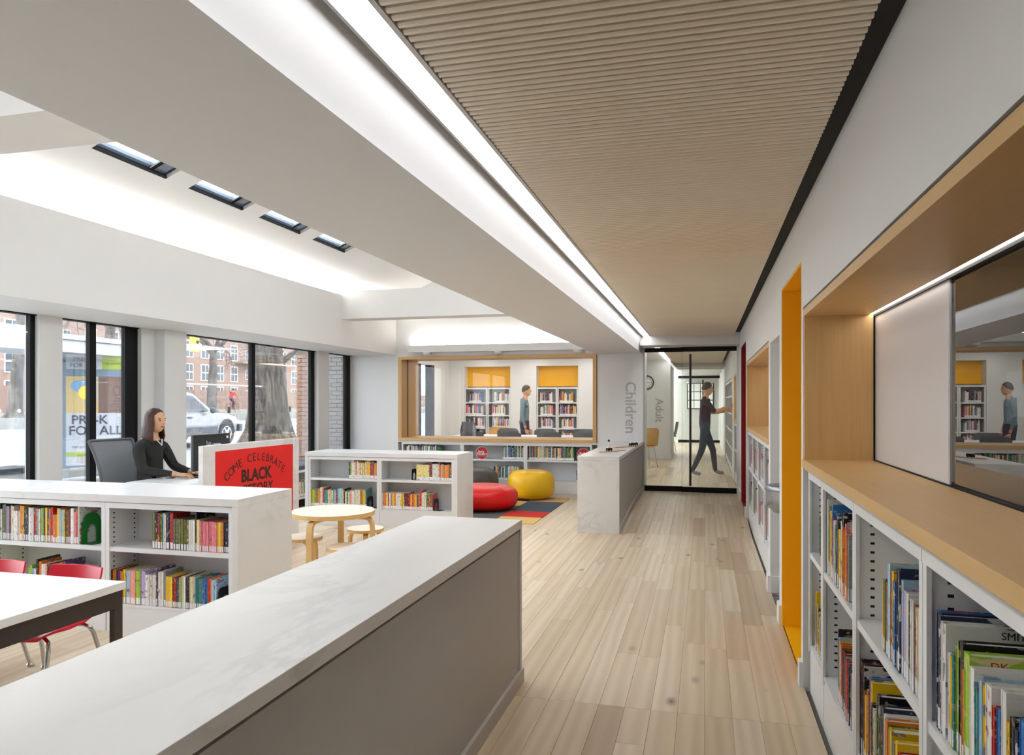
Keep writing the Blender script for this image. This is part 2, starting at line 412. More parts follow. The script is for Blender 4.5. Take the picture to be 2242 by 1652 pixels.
# ---- right wall (piers and lintels between its openings)
NI0, NI1 = -1.0, 4.11          # first niche
YD0, YD1 = 4.18, 5.22          # yellow doorway
AL0, AL1 = 5.36, 6.10          # drinking-fountain alcove
NJ0, NJ1 = 6.25, 9.54          # second niche
RD0, RD1 = 9.64, 10.86         # red doorway
NH, DH, AH = 1.99, 2.255, 1.967
w = MB(); D = .95
for a, b in ((-1.5, NI0), (NI1, YD0), (YD1, AL0), (AL1, NJ0), (NJ1, RD0), (RD1, YB + .02)): w.box(WX, WX + D, a, b, -.02, 2.62)
for a, b, z in ((NI0, NI1, NH + .008), (YD0, YD1, DH), (AL0, AL1, AH), (NJ0, NJ1, NH + .008), (RD0, RD1, DH + .02)): w.box(WX, WX + D, a, b, z, 2.62)
w.box(WX + .42, WX + .5, AL0, AL1, -.02, AH)
wr = struct('wall_right', w, 'white_paint')
tr = MB()
for a, b in ((NI1 - .0, YD0), (YD1, AL0), (AL1, NJ0), (NJ1, RD0)): 
    tr.box(WX - .018, WX, a + (.002), b + (0), floor_z(0, b), floor_z(0, b) + .13)
tr.box(WX - .018, WX, RD1, YB, FZ, FZ + .13)
tr.box(WX, WX + .42, AL1 - .014, AL1, 0, .13)
struct('baseboard_right', tr, 'white_paint')
def doorway(name, y0, y1, z1, mat, fmat, z0):
    m = MB(); e = .012; X1 = WX + 1.35
    m.box(WX + .002, X1, y1 - e, y1 + .0, z0, z1); m.box(WX + .002, X1, y0, y0 + e, z0, z1); m.box(WX + .002, X1, y0, y1, z1 - e, z1); m.box(X1 - .02, X1, y0, y1, z0, z1)
    m.box(WX + .002, X1, y1 - e - .014, y1 - e, z0, z0 + .135)
    o = struct(name, m, mat); box('threshold', WX + .015, X1, y0, y1, z0 - .02, z0 + .004, fmat, o); return o
doorway('door_1', YD0, YD1, DH, 'yellow_paint', 'yellow_floor', 0.0)
doorway('door_2', RD0, RD1, DH + .02, 'red_paint', 'red_paint', FZ - .025)
# ---- corridor ceiling
cb = sbox('ceiling', -.905, WX + .02, -1.5, YB + .02, CEIL + .045, CEIL + .12, 'slat_back')
sl = MB(); sw, sh = .0112, .042
prof = [(-sw, sh), (-sw, .005), (-sw + .005, 0), (sw - .005, 0), (sw, .005), (sw, sh)]
sl.prism(prof, -.79, .425, 'x'); slat_me = sl.mesh('slat', 'slat_wood')
ys = 1.35; k = 0; slat_ys = []
while ys < 11.2: slat_ys.append(ys); ys += .0383
for y in slat_ys[-300:]: inst('slat', slat_me, cb, (0, y, CEIL))
rest = MB()
y = 1.35 - .0383
while y > -1.45: rest.prism([(y + u, CEIL + z) for u, z in prof], -.79, .425, 'x'); y -= .0383
tag(rest.build('slats', 'slat_wood', cb), kind='stuff')
box('shadow_gap', .425, WX, -1.5, 11.25, CEIL + .03, CEIL + .045, 'black_void', cb)
sbox('trim_1', -.95, WX, 11.22, YB + .02, 2.36, CEIL + .045, 'white_paint').name = 'wall_door_header'
# ---- light slot
led = box('strip_light', -.895, -.815, -1.4, 11.15, CEIL + .012, CEIL + .03, 'led_corridor')
tag(led, 'long white recessed strip light beside the slatted wood ceiling', 'light')
t1 = MB().box(-.908, -.897, -1.5, 11.22, CEIL - .012, CEIL + .06).box(-.812, -.795, -1.5, 11.22, CEIL + .0, CEIL + .06)
struct('trim_1', t1, 'grey_base')
# ---- deep white beam with coved side
BL, BR, BZ = -1.68, -.955, 2.268
poly = [(BL, BZ), (BR, BZ)]
for i in range(0, 11):
    u = i / 10; poly.append((BR - .012 + .057 * (1 - math.cos(u * math.pi / 2)) - .004, BZ + .004 + (CEIL + .03 - BZ) * u))
poly += [(BR + .045, 2.62), (BL, 2.62)]
bm_ = MB().prism(poly, -1.5, YB, 'y').box(BL, BL + .3, -1.5, YB, 2.6, 4.9)
o = struct('ceiling_beam', bm_, 'white_cool'); o.data.polygons.foreach_set('use_smooth', [True] * len(o.data.polygons)); o.data.set_sharp_from_angle(angle=math.radians(25))
# ---- sloping roof with skylights
SX0, SZ0, SX1, SZ1 = -5.62, 3.07, -1.6, 4.78
sl_ang = math.atan2(SZ1 - SZ0, SX1 - SX0); SLEN = math.hypot(SX1 - SX0, SZ1 - SZ0)
# local frame: u up the slope, v along Y, n outwards
SM = Matrix(((math.cos(sl_ang), 0, -math.sin(sl_ang), SX0), (0, 1, 0, 0), (math.sin(sl_ang), 0, math.cos(sl_ang), SZ0), (0, 0, 0, 1)))
SKY = [(4.69 + 1.11 * i, 4.69 + 1.11 * i + .82) for i in range(-3, 4)]
SKY = [s for s in SKY if not (2.2 < s[0] < 3.0 or 2.2 < s[1] < 2.9)]
U0, U1 = 1.06, 2.35
m = MB(); TH = .10
m.box(0, U0, -1.5, YB + .05, 0, TH, mat=SM); m.box(U1, SLEN, -1.5, YB + .05, 0, TH, mat=SM)
ys = [-1.5] + [q for s in SKY for q in s] + [YB + .05]
for a, b in zip(ys[0::2], ys[1::2]): m.box(U0, U1, a, b, 0, TH, mat=SM)
for a, b in SKY:
    m.box(U0 - .04, U0, a - .04, b + .04, TH, TH + .18, mat=SM); m.box(U1, U1 + .04, a - .04, b + .04, TH, TH + .18, mat=SM)
    m.box(U0, U1, a - .04, a, TH, TH + .18, mat=SM); m.box(U0, U1, b, b + .04, TH, TH + .18, mat=SM)
struct('roof_slope', m, 'white_paint')
for i, (a, b) in enumerate(SKY):
    f = MB(); z0, z1 = .035, .09
    f.box(U0 + .0, U0 + .022, a, b, z0 - .03, z0, mat=SM)
    o = struct('window_skylight', f, 'dark_frame')
    g = MB(); g.box(U0, U0 + .055, a, b, z0, z0 + .035, mat=SM).box(U1 - .08, U1, a, b, z0, z1, mat=SM).box(U0, U1, a, a + .03, z0, z1, mat=SM)
    g.build('sash', 'blue_grey_metal', o)
    g = MB(); g.box(U0 + .03, U1 - .08, b - .17, b - .03, z0, z0 + .04, mat=SM).build('operator_rail', 'blue_grey_metal', o)
    g = MB(); g.box(U0 + .03, U1 - .08, b - .205, b - .17, z0 - .015, z0 + .04, mat=SM).build('gasket', 'black_metal', o)
    g = MB(); g.box(U0 + .03, U1 - .08, b - .228, b - .212, z0 - .015, z0 + .03, mat=SM).build('bright_strip', 'chrome', o)
    g = MB(); g.box(U0, U1, b - .03, b, z0, z1, mat=SM).build('side_frame', 'dark_frame', o)
    g = MB(); g.box(U0 + .02, U1, a, b, z0 + .036, z0 + .042, mat=SM).build('pane', 'skylight_glass', o)
# ---- fascia over the street windows, soffit and light cove behind its top
FX, FZB, FZT = -5.155, 2.315, 3.10
m = MB(); m.prism([(FX, FZB), (FX, FZT - .03), (FX - .03, FZT), (FX - .07, FZT), (FX - .07, FZB + .06), (FX - .9, FZB + .06), (FX - .9, FZB)], -1.5, YB, 'y')
struct('wall_fascia', m, 'white_warm')
sbox('ceiling_cove_shelf', -5.7, FX - .07, -1.5, YB, 2.93, 2.97, 'white_paint')
sbox('wall_upper_left', -6.2, -5.6, -1.5, YB, 2.36, 3.4, 'white_paint')
for a, b in ((-1.4, 2.4), (2.9, 9.7), (10.2, 11.6)):
    tag(box('cove_light', -5.40, -5.28, a, b, 2.972, 2.99, 'led_cove'), 'hidden linear cove light washing the sloping white roof', 'light', 'cove lights behind the fascia')
for a, b in ((-1.4, 2.4), (2.9, 9.7)):
    tag(box('cove_light', BL - .11, BL - .02, a, b, 2.60, 2.615, 'led_uplight'), 'linear uplight hidden behind the deep white beam', 'light', 'uplights behind the deep beam')
# cross beams
for n, (a, b) in enumerate(((2.46, 2.84), (9.74, 10.04))):
    o = sbox('ceiling_cross_beam', FX - .02, BL + .01, a, b, 2.72, 3.13, 'white_warm')
    struct('wall_beam_upstand', MB().box(FX + .05, BL, a + .1, b - .1, 3.13, 3.135), 'white_warm')
# ---- end wall with the wide timber-lined window
WL, WRX, WZ0, WZ1 = -5.09, -1.70, .845, 2.262
m = MB(); Y2 = 12.5
m.box(-6.04, WL - .03, YB, Y2, -.02, 5).box(WL - .03, WRX + .03, YB, Y2, WZ1 + .02, 5).box(WRX + .03, -.945, YB, Y2, -.02, 5)
m.box(WL - .03, WRX + .03, YB + .36, Y2, -.02, WZ0 - .02).box(WL - .03, WRX + .03, YB, Y2 , WZ0 - .03, WZ0 - .005)
struct('wall_back', m, 'white_paint')
struct('baseboard_back', MB().box(-6.0, WL - .03, YB - .015, YB, 0, .12), 'white_paint')
m = MB(); e = .05
wf = thing('window_1', None, None); wf['kind'] = 'structure'
box('frame_head', WL, WRX, YB - .014, Y2, WZ1 - .012, WZ1 + .018, 'veneer_x', wf); box('frame_lip', WL - .02, WRX + .02, YB - .02, YB + .05, WZ1 - .03, WZ1 + .018, 'veneer_x', wf)
box('frame_sill', WL - .02, WRX + .02, YB - .02, Y2, WZ0 - .004, WZ0 + .045, 'veneer_x', wf)
for x, dx in ((WL, 1), (WRX, -1)):
    box('frame_lip', min(x - .02 * dx, x + .04 * dx), max(x - .02 * dx, x + .04 * dx), YB - .02, YB + .05, WZ0 + .045, WZ1 - .03, 'veneer_z', wf)
    box('frame_jamb', min(x, x + .02 * dx), max(x, x + .02 * dx), YB + .05, Y2, WZ0 + .045, WZ1 - .012, 'veneer_z', wf)
box('pane', WL + .02, WRX - .02, YB + .30, YB + .31, WZ0 + .045, WZ1 - .012, 'clear_glass', wf)
box('gasket', WL + .018, WL + .026, YB + .295, YB + .315, WZ0 + .045, WZ1 - .012, 'dark_frame', wf)
# light trough over the window, with three pucks
t = thing('wall_light', 'long white light trough above the timber-framed window with three round sensors', 'light', (-3.25, YB, 2.33))
box('housing', -1.62, 1.46, -.16, -.02, 0.01, .13, 'white_paint', t, .006); box('diffuser', -1.58, 1.42, -.14, -.04, .131, .136, 'led_back', t)
for x in (-1.3, -.05, 1.28): MB().lathe([(.075, .012), (.078, 0), (.06, -.03), (.02, -.042)], 24, (x, -.09, 0)).build('sensor', 'white_steel', t, True)
# ---- street window wall
GX = -6.05
m = MB(); m.box(GX - .1, -5.98, 5.447, 5.70, -.1, 2.33).box(GX - .12, -5.98, 6.72, 7.3, -.1, 2.33).box(GX - .15, -5.85, 6.92, 7.28, -.1, 2.33)
m.box(GX - .1, -5.96, 10.485, 10.83, -.1, 2.33).box(GX - .1, GX + .05, -1.5, 1.6, -.1, 2.4).box(GX - .1, GX + .05, -1.5, YB, 2.33, 2.45).box(GX - .1, GX + .06, -1.5, YB, -.1, .05)
struct('wall_left', m, 'white_paint')
wn = 2
def street_window(n, y0, y1, bars, sill=.05):
    o = thing('window_%d' % n, None, None); o['kind'] = 'structure'
    for a, b in bars: box('frame_bar', GX - .03, GX + .02, a, b, sill, 2.33, 'black_metal', o)
    box('frame_head', GX - .05, GX + .04, y0, y1, 2.305, 2.33, 'black_metal', o); box('frame_sill', GX - .05, GX + .04, y0, y1, sill, sill + .05, 'black_metal', o)
    ed = [y0] + [q for ab in bars for q in ab if y0 < q < y1] + [y1]
    box('pane', GX - .005, GX + .005, y0, y1, sill, 2.33, 'clear_glass', o)
street_window(2, 1.6, 5.447, [(1.6, 1.66), (3.4, 3.47), (5.395, 5.447)])
street_window(3, 5.70, 6.72, [(5.70, 5.737), (6.073, 6.154), (6.54, 6.72)])
street_window(4, 7.28, 10.485, [(7.28, 7.31), (8.81, 8.894), (10.375, 10.485)])
street_window(5, 10.83, YB, [(10.83, 10.87), (11.53, 11.7)])
# ---- glass door to the adult side
dw = thing('door_3', None, None); dw['kind'] = 'structure'
DX0, DX1, SPL = -.93, .47, -.33
for x0, x1, y in ((DX0 + .01, SPL, YB + .02), (SPL - .02, DX1, YB - .03)):
    box('bottom_rail', x0, x1, y - .02, y + .02, FZ + .005, FZ + .085, 'black_metal', dw); box('top_rail', x0, x1, y - .02, y + .02, 2.285, 2.355, 'black_metal', dw)
    box('pane', x0, x1, y - .006, y + .006, FZ + .085, 2.285, 'door_glass', dw)
MB().tube([(SPL + .115, YB - .095, FZ + .11), (SPL + .115, YB - .095, 2.24)], .018, 10).tube([(SPL + .115, YB - .095, .6), (SPL + .115, YB - .03, .6)], .01).tube([(SPL + .115, YB - .095, 1.9), (SPL + .115, YB - .03, 1.9)], .01).build('pull_bar', 'dark_bronze', dw, True)
box('frame_jamb', -.945, DX0 + .01, YB - .01, YB + .06, FZ, 2.36, 'grey_panel', dw); box('frame_jamb', DX1, WX, YB - .04, YB + .04, FZ, 2.36, 'white_paint', dw)
# ---- closing the room behind the camera
sbox('wall_front', -6.2, 1.5, -1.6, -1.5, -.1, 5, 'white_paint')
# dim office behind the niche glass
m = MB(); m.box(WX + .95, 4.2, -1.6, -1.5, 0, 2.6).box(WX + .95, 4.2, 4.1, 4.2, 0, 2.6).box(4.2, 4.3, -1.6, 4.2, 0, 2.6).box(WX + .4, 4.3, -1.6, 4.2, 2.45, 2.55).box(WX + .4, 4.3, -1.6, 4.2, -.1, 0)
struct('wall_office', m, 'tan_dim')

# ================================================================ the adult reading side, beyond the glass
AW = 16.9
m = MB(); m.box(-6.7, -2.5, AW + .35, AW + .45, 0, 2.9).box(-2.6, -.92, 18.5, 18.6, 0, 2.9).box(-2.6, -2.5, AW + .1, 18.6, 0, 2.9)
m.box(-6.3, -5.66, AW, AW + .36, 0, 2.9).box(-4.5, -3.86, AW, AW + .36, 0, 2.9).box(-2.86, -2.5, AW, AW + .36, 0, 2.9)
for a_, b_ in ((-5.66, -4.5), (-3.86, -2.86)): m.box(a_, b_, AW, AW + .36, 2.36, 2.9)
m.box(-.92, -.82, 18.5, 20.5, 0, 2.9).box(-1.7, -1.6, 20.5, 26.5, 0, 2.9)
struct('wall_adult_end', m, 'white_paint')
for x0, x1 in ((-5.66, -4.5), (-3.86, -2.86)): struct('wall_yellow_panel', MB().box(x0, x1, AW + .28, AW + .35, 1.88, 2.36), 'yellow_paint')
m = MB(); m.box(WX, WX + .2, YB + .02, 12.5, 0, 2.6).box(WX, WX + .2, 13.6, 14.56, 0, 2.6).box(WX, WX + .2, 19.2, 28, 0, 2.6).box(WX, WX + .2, 14.56, 19.2, 1.99, 2.6).box(WX + .33, WX + .4, 14.5, 19.3, 0, 2.0).box(WX, WX + .2, 12.5, 13.6, NH, 2.6).box(WX + .33, WX + .4, 12.5, 13.6, 0, NH)
struct('wall_right_far', m, 'white_paint')
sbox('ceiling_adult', -6.6, -.9, 12.3, 18.6, 2.55, 2.65, 'white_paint')
c2 = sbox('ceiling_corridor_far', -.9, .7, 12.0, 28, 2.56, 2.65, 'slat_back')
rest = MB(); y = 12.1
while y < 20: rest.prism([(y + u, 2.5 + z) for u, z in prof], -.79, .425, 'x'); y += .0383
rest.box(-.79, .425, 20, 27.5, 2.5, 2.53)
tag(rest.build('slats', 'slat_wood', c2), kind='stuff')
for y in (19.2, 20.6, 23.2): sbox('ceiling_beam_far', -2.5, WX, y, y + .3, 2.4, 2.56, 'white_paint')
tag(box('strip_light', -.90, -.82, 12.3, 18.4, 2.515, 2.53, 'led_corridor'), 'white strip light continuing behind the glass door', 'light'); tag(box('strip_light', -.90, -.82, 20.6, 26, 2.515, 2.53, 'led_corridor'), 'white strip light far down the corridor past the clock wall', 'light')
for x in (-5.2, -3.9, -2.6): tag(box('strip_light', x, x + .16, 12.8, 16.6, 2.535, 2.549, 'led_room'), 'linear ceiling light in the reading room behind the timber-framed window', 'light', 'reading room ceiling lights')
struct('baseboard_far', MB().box(-2.5, -.9, 18.485, 18.5, FZ, FZ + .1).box(-.82, -.805, 18.5, 20.5, FZ, FZ + .1), 'white_paint')
# adult room street wall
m = MB(); 
for a, b in ((12.5, 12.9), (13.9, 14.2), (15.9, 17.3)): m.box(-6.25, -6.05, a, b, .12, 2.35)
m.box(-6.25, -6.05, 12.5, 17.3, 0, .12); m.box(-6.25, -6.05, 12.5, 17.3, 2.35, 2.9); struct('wall_left_adult', m, 'white_paint')
o = thing('window_6', None, None); o['kind'] = 'structure'
for a, b in ((12.9, 12.97), (13.82, 13.9), (14.2, 14.28), (15.0, 15.08), (15.7, 15.9)): box('frame_bar', -6.2, -6.05, a, b, .12, 2.35, 'dark_frame', o)
box('pane', -6.155, -6.145, 12.9, 15.9, .12, 2.35, 'clear_glass', o)
# second glass door far down the corridor, with a notice board behind it
o = thing('door_4', None, None); o['kind'] = 'structure'
FY = 26.2
box('top_rail', -.9, WX, FY - .02, FY + .02, 2.33, 2.42, 'black_metal', o); box('bottom_rail', -.9, WX, FY - .02, FY + .02, FZ, FZ + .09, 'black_metal', o)
box('pane', -.9, WX, FY - .006, FY + .006, FZ + .09, 2.33, 'door_glass', o)
MB().tube([(-.06, FY - .07, FZ + .15), (-.06, FY - .07, 2.28)], .022, 8).build('pull_bar', 'black_metal', o)
sbox('wall_far_end', -2.2, 1.2, 28, 28.1, 0, 2.9, 'grey_base')
sbox('wall_far_header', -1, WX, FY - .1, FY + .1, 2.42, 2.6, 'white_paint')
nb = thing('notice_board', 'black-framed grid of notices on the wall at the far end of corridor', 'notice board', (-.15, 27.98, 1.25))
box('frame', -.48, .48, -.02, .0, 0, .95, 'black_metal', nb)
for i in range(4):
    for j in range(3): box('sheet', -.45 + i * .228, -.45 + i * .228 + .205, -.028, -.02, .03 + j * .31, .03 + j * .31 + .28, 'ink_white', nb)

tag(box('strip_light', 2.2, 2.36, -.5, 3.2, 2.43, 2.445, 'led_room'), 'added unseen strip light brightening the office behind the niche glass', 'light')  # added out of view to brighten the dark office and its tan walls
# ================================================================ niches in the right wall
def niche(y0, y1, glass_split, label, z_led=1):
    n = thing('niche_lining', label, 'window niche', (WX, y1, 1.16))
    X0, X1 = .0, .345
    L = y1 - y0
    joint = 2.15 if L > 4 else None
    hd = 1.949 - 1.16
    parts = [(-L, 0)] if joint is None else [(-L, -1.36), (-1.358, 0)]
    for a, b in parts: box('head_board', X0, X1 - .03, a, b, hd, hd + .038, 'veneer_y', n)
    box('sill_board', X0 - .006, X1, -L, 0, 0, .042, 'veneer_y', n, .002)
    box('jamb_board', X0 + .004, X1 - .012, -.03, 0, .042, hd, 'veneer_z', n)
    box('shadow_gap', .006, .02, -L, 0, hd + .038, hd + .047, 'dark_bronze', n); box('shadow_gap', .006, .02, -L, 0, -.014, 0, 'grey_base', n)
    box('head_light', X1 - .03, X1 - .004, -L, -.02, hd + .004, hd + .012, 'led_niche', n)
    box('track', X1 - .012, X1 + .02, -L, -.03, hd - .012, hd + .0, 'black_metal', n); box('track', X1 - .012, X1 + .02, -L, -.03, .042, .047, 'black_metal', n); box('track', X1 - .012, X1 - .002, -.036, -.03, .042, hd, 'black_metal', n)
    if glass_split: 
        box('frosted_panel', X1 - .004, X1 + .002, -glass_split, -.036, .047, hd - .012, 'frosted_panel', n)
        box('panel_edge', X1 - .003, X1 + .003, -glass_split - .012, -glass_split, .047, hd - .012, 'silver_plastic', n)
        box('pane', X1 + .006, X1 + .014, -L, -glass_split + .06, .047, hd - .012, 'office_glass', n)
    else: box('frosted_panel', X1 - .004, X1 + .01, -L, -.036, .047, hd - .012, 'frosted_panel', n)
    return n
niche(NI0, NI1, 1.19, 'long oak-lined window niche with sill beside the yellow doorway')
niche(NJ0, NJ1, None, 'oak-lined niche with sill between the red doorway and the drinking fountain')
niche(12.5, 13.6, None, 'oak-lined niche seen through the glass door beside tall shelves')
sbox('wall_niche_back', WX + .37, WX + .4, NJ0, NJ1, -.02, NH, 'white_paint'); sbox('wall_niche_under', WX + .37, WX + .4, NI0, NI1, -.02, 1.16, 'white_paint')

# ================================================================ bookcases
# local frame of one bay: width along +x from 0, front at y=0, depth along +y
def slots(w, d, z0, z1, side, parent):
    m = MB()
    for yy in (.05, d - .06):
        z = z0 + .03
        while z < z1 - .03:
            if side < 0: m.box(.0145, .0155, yy, yy + .014, z, z + .008)
            else: m.box(w - .0155, w - .0145, yy, yy + .014, z, z + .008)
            z += .032
    tag(m.build('slots', 'black_void', parent), kind='stuff')
def bay(name, label, w, d, h, shelves, loc, rz, plinth=.18, fl=.030, group=None, slot=True):
    b = thing(name, label, 'bookcase', loc, rz, group)
    for x0, s in ((0, -1), (w - .015, 1)):
        u = MB().box(x0, x0 + .015, .0121, d, 0, h)
        u.box(*( (x0, x0 + fl) if s < 0 else (x0 + .015 - fl, x0 + .015)), 0, .012, plinth * .9, h)
        u.build('upright', 'white_steel', b)
    box('top_rail', .0, w, -.002, .02, h - .036, h, 'white_steel', b); box('top_panel', .015, w - .015, .02, d, h - .012, h, 'white_steel', b)
    box('back_panel', .015, w - .015, d - .012, d, plinth, h - .012, 'white_steel', b)
    box('plinth', .004, w - .004, .008, .03, 0.0, plinth - .0, 'white_steel', b)
    for z in [plinth] + list(shelves): box('shelf', .016, w - .016, .004, d - .013, z, z + (.028 if z > plinth else .012), 'white_steel', b)
    if slot: slots(w, d, plinth + .02, h - .05, -1, b)
    return b
# unit 1: double-sided low bookcase with marble top, beside the red chairs
U1X, U1Y, U1Z = -2.793, 3.94, .897
U1D = .61
def marble_top(x0, x1, y0, y1, z, ends, label, th=.05, et=.042):
    o = thing('worktop', label, 'counter top', ((x0 + x1) / 2, y0, 0)); cx = (x0 + x1) / 2
    box('slab', x0 - cx, x1 - cx, 0, y1 - y0, z - th, z, 'marble', o, .0015)
    for e in ends: 
        a = (x1 - et, x1) if e == 'r' else (x0, x0 + et)
        box('end_panel', a[0] - cx, a[1] - cx, 0, y1 - y0, 0.0, z - th - .0005, 'marble', o, .0015)
    return o
w1 = marble_top(U1X - 3.02, U1X, U1Y, U1Y + U1D, U1Z, 'r', 'veined white marble top and end panel on bookcase behind the red chairs', .048)
SH1 = [.525]
for i, lab in enumerate(('white steel bookcase bay beside the marble end panel behind the red chairs', 'white steel bookcase bay with green bookend behind the red chairs', 'white steel bookcase bay at the street end, behind the red chairs')):
    x = U1X - .044 - .962 * (i + 1)
    bay('bookcase', lab, .96, .29, U1Z - .052, SH1, (x, U1Y + .012, 0), 0, .17)
w1.children and box('rear_panel', -1.49, 1.466, .31, U1D - .01, 0, U1Z - .05, 'white_steel', w1)
# unit 2: the same behind the round table
U2X0, U2X1, U2Y, U2Z = -4.79, -2.797, 8.10, .885
w2 = marble_top(U2X0, U2X1, U2Y, U2Y + .6, U2Z, 'lr', 'veined white marble top and end panels on bookcase behind the round table', .05)
for i, lab in enumerate(('white steel bookcase bay behind the round table, at the red pouf end', 'white steel bookcase bay behind the round table, at the street end')):
    bay('bookcase', lab, .952, .29, U2Z - .054, [.54], (U2X1 - .044 - .954 * (i + 1), U2Y + .012, 0), 0, .20)
box('rear_panel', -.95, .95, .31, .59, 0, U2Z - .05, 'white_steel', w2)
# three bays under the timber-framed window
for i, lab in enumerate(('white bookcase bay under timber-framed window, street end', 'white bookcase bay holding the round red sign under timber-framed window', 'white bookcase bay under timber-framed window behind the yellow pouf')):
    bay('bookcase', lab, 1.10, .33, .815, [.52], (-5.06 + 1.102 * i, YB + .01, 0), 0, .19)
# right wall bays (front faces the corridor)
RB = [(NI1 - .06, .44, 'narrow white bookcase bay next to the yellow doorway'), (3.605, .745, 'white bookcase bay under oak niche, second from the yellow doorway'), (2.855, .85, 'white bookcase bay under oak niche, third from the yellow doorway'), (2.0, .85, 'white bookcase bay under oak niche, fourth from the yellow doorway'), (1.145, .85, 'white bookcase bay under oak niche, fifth from the yellow doorway')]
for y, w_, lab in RB: bay('bookcase', lab, w_, .33, 1.142, [.70], (WX + .02, y, 0), -math.pi / 2, .24)
FB = [(9.50 - .82 * i, .815) for i in range(4)]
for i, (y, w_) in enumerate(FB): bay('bookcase', 'white bookcase bay under the oak niche, %s one from the red doorway' % ['first', 'second', 'third', 'fourth'][i], w_, .33, 1.142, [.68], (WX + .02, y, 0), -math.pi / 2, .24, group='bays under the far oak niche')
# tall shelves beyond the door
for i in range(5): bay('bookcase', 'tall white bookcase in corridor wall, %s one from the glass door' % ['first', 'second', 'third', 'fourth', 'fifth'][i], .9, .28, 1.85, [.45, .8, 1.15, 1.5], (WX + .01, 14.6 + .92 * (i + 1) - .02, FZ), -math.pi / 2, .1, group='tall bookcases behind the glass door', slot=False)
bay('bookcase', 'low white bookcase below the oak niche behind the glass door', 1.05, .32, 1.03, [.55], (WX + .01, 13.57, FZ), -math.pi / 2, .15, slot=False)
for x0, x1 in ((-5.66, -4.5), (-3.86, -2.86)):
    w_ = (x1 - x0) / 2
    for k in range(2): bay('bookcase', 'white bookcase below a yellow panel in the reading room, %s from the street' % ['first', 'second', 'third', 'fourth'][k + (2 if x0 > -4 else 0)], w_ - .01, .3, 1.75, [.45, .76, 1.06, 1.37], (x0 + k * w_ + .005, AW + .01, FZ), 0, .12, group='reading room bookcases', slot=False)

# ================================================================ marble-topped low walls along the corridor
def low_wall(name, label, x0, x1, y0, y1, z, end_near, end_far):
    o = thing(name, label, 'low wall', ((x0 + x1) / 2, y0, 0)); cx = (x0 + x1) / 2
    box('slab', x0 - cx, x1 - cx, 0, y1 - y0, z - .045, z, 'marble', o, .0015)
    if end_near: box('end_panel', x0 - cx, x1 - cx, 0, .03, 0, z - .0455, 'marble', o)
    if end_far: box('end_panel', x0 - cx, x1 - cx, y1 - y0 - .03, y1 - y0, 0, z - .0455, 'marble', o)
    box('side_panel', x0 - cx + .012, x1 - cx - .008, .034 if end_near else 0, y1 - y0 - (.034 if end_far else 0), 0, z - .058, 'grey_panel', o)
    box('shadow_gap', x0 - cx + .03, x1 - cx - .02, .03, y1 - y0 - .03, z - .06, z - .045, 'black_void', o)
    return o
low_wall('counter_wall', 'long marble-topped grey low wall in front of the round table', -1.505, -.947, -.9, 3.80, .871, False, True)
struct('baseboard_counter', MB().box(-.955, -.938, -.9, 3.80, 0, .075).box(-.99, -.938, 3.80, 3.812, 0, .075), 'grey_base')
low_wall('counter_wall', 'marble-topped grey low wall holding the toy train, ending at Children lettering', -1.42, -.94, 8.34, YB - .002, .876, True, False)
m = MB()
for a, b in ((8.37, 8.45), (8.45, 10.4), (10.4, YB)): 
    za, zb = floor_z(0, a), floor_z(0, b)
    m.add([(-.948, a, za - .01), (-.93, a, za - .01), (-.93, b, zb - .01), (-.948, b, zb - .01), (-.948, a, za + .075), (-.93, a, za + .075), (-.93, b, zb + .075), (-.948, b, zb + .075)], [(0, 1, 2, 3), (4, 5, 6, 7), (0, 1, 5, 4), (1, 2, 6, 5), (2, 3, 7, 6), (3, 0, 4, 7)])
struct('baseboard_counter_far', m, 'grey_base')

# ================================================================ lettering on walls
o = letter('wall_lettering', 'Children', .235, 'lettering_grey', None, (-1.145, YB - .003, 1.415), R_NEGY, -math.pi / 2, .004); tag(o, 'grey word Children running down the white end wall', 'lettering')
o = letter('wall_lettering', 'Adult', .27, 'lettering_grey', None, (-1.10, 18.495, 1.30), R_NEGY, -math.pi / 2, .004); tag(o, 'grey word Adult running down the wall below the clock', 'lettering')

# ================================================================ reception desk
dk = thing('reception_desk', 'white reception desk with red event banner on its marble front', 'desk', (-4.78, 5.63, 0))
DXL = -.40; DXR = .38
box('desk_top', DXL, DXR, 0, 1.6, .72, .76, 'marble', dk, .002)
fp = box('front_panel', DXR, DXR + .05, .0, 1.6, 0, 1.105, 'marble', dk, .002)
bn = box('banner', DXR + .05, DXR + .056, .17, 1.47, .26, 1.045, 'red_sign', dk)
box('side_leg', DXL + .02, DXR, 0, .04, 0, .72, 'white_steel', dk); box('side_leg', DXL + .02, DXR, 1.56, 1.6, 0, .72, 'white_steel', dk)
# arc of letters
txt = 'COME CELEBRATE'; Rr = .785; cy_, cz_ = .80, .165; tot = 1.28
lm = MB()
for i, ch in enumerate(txt):
    if ch == ' ': continue
    a = (i - (len(txt) - 1) / 2) * tot / (len(txt) - 1)
    p = (DXR + .0565, cy_ + Rr * math.sin(a), cz_ + Rr * math.cos(a))
    letter('letter', ch, .115, 'lettering_black', bn, p, R_POSX, -a, .0)
letter('word', 'BLACK', .165, 'lettering_black', bn, (DXR + .0565, cy_, .775), R_POSX, 0, .006, 1.0)
letter('word', 'HISTORY', .14, 'lettering_black', bn, (DXR + .0565, cy_, .635), R_POSX, 0, .003)
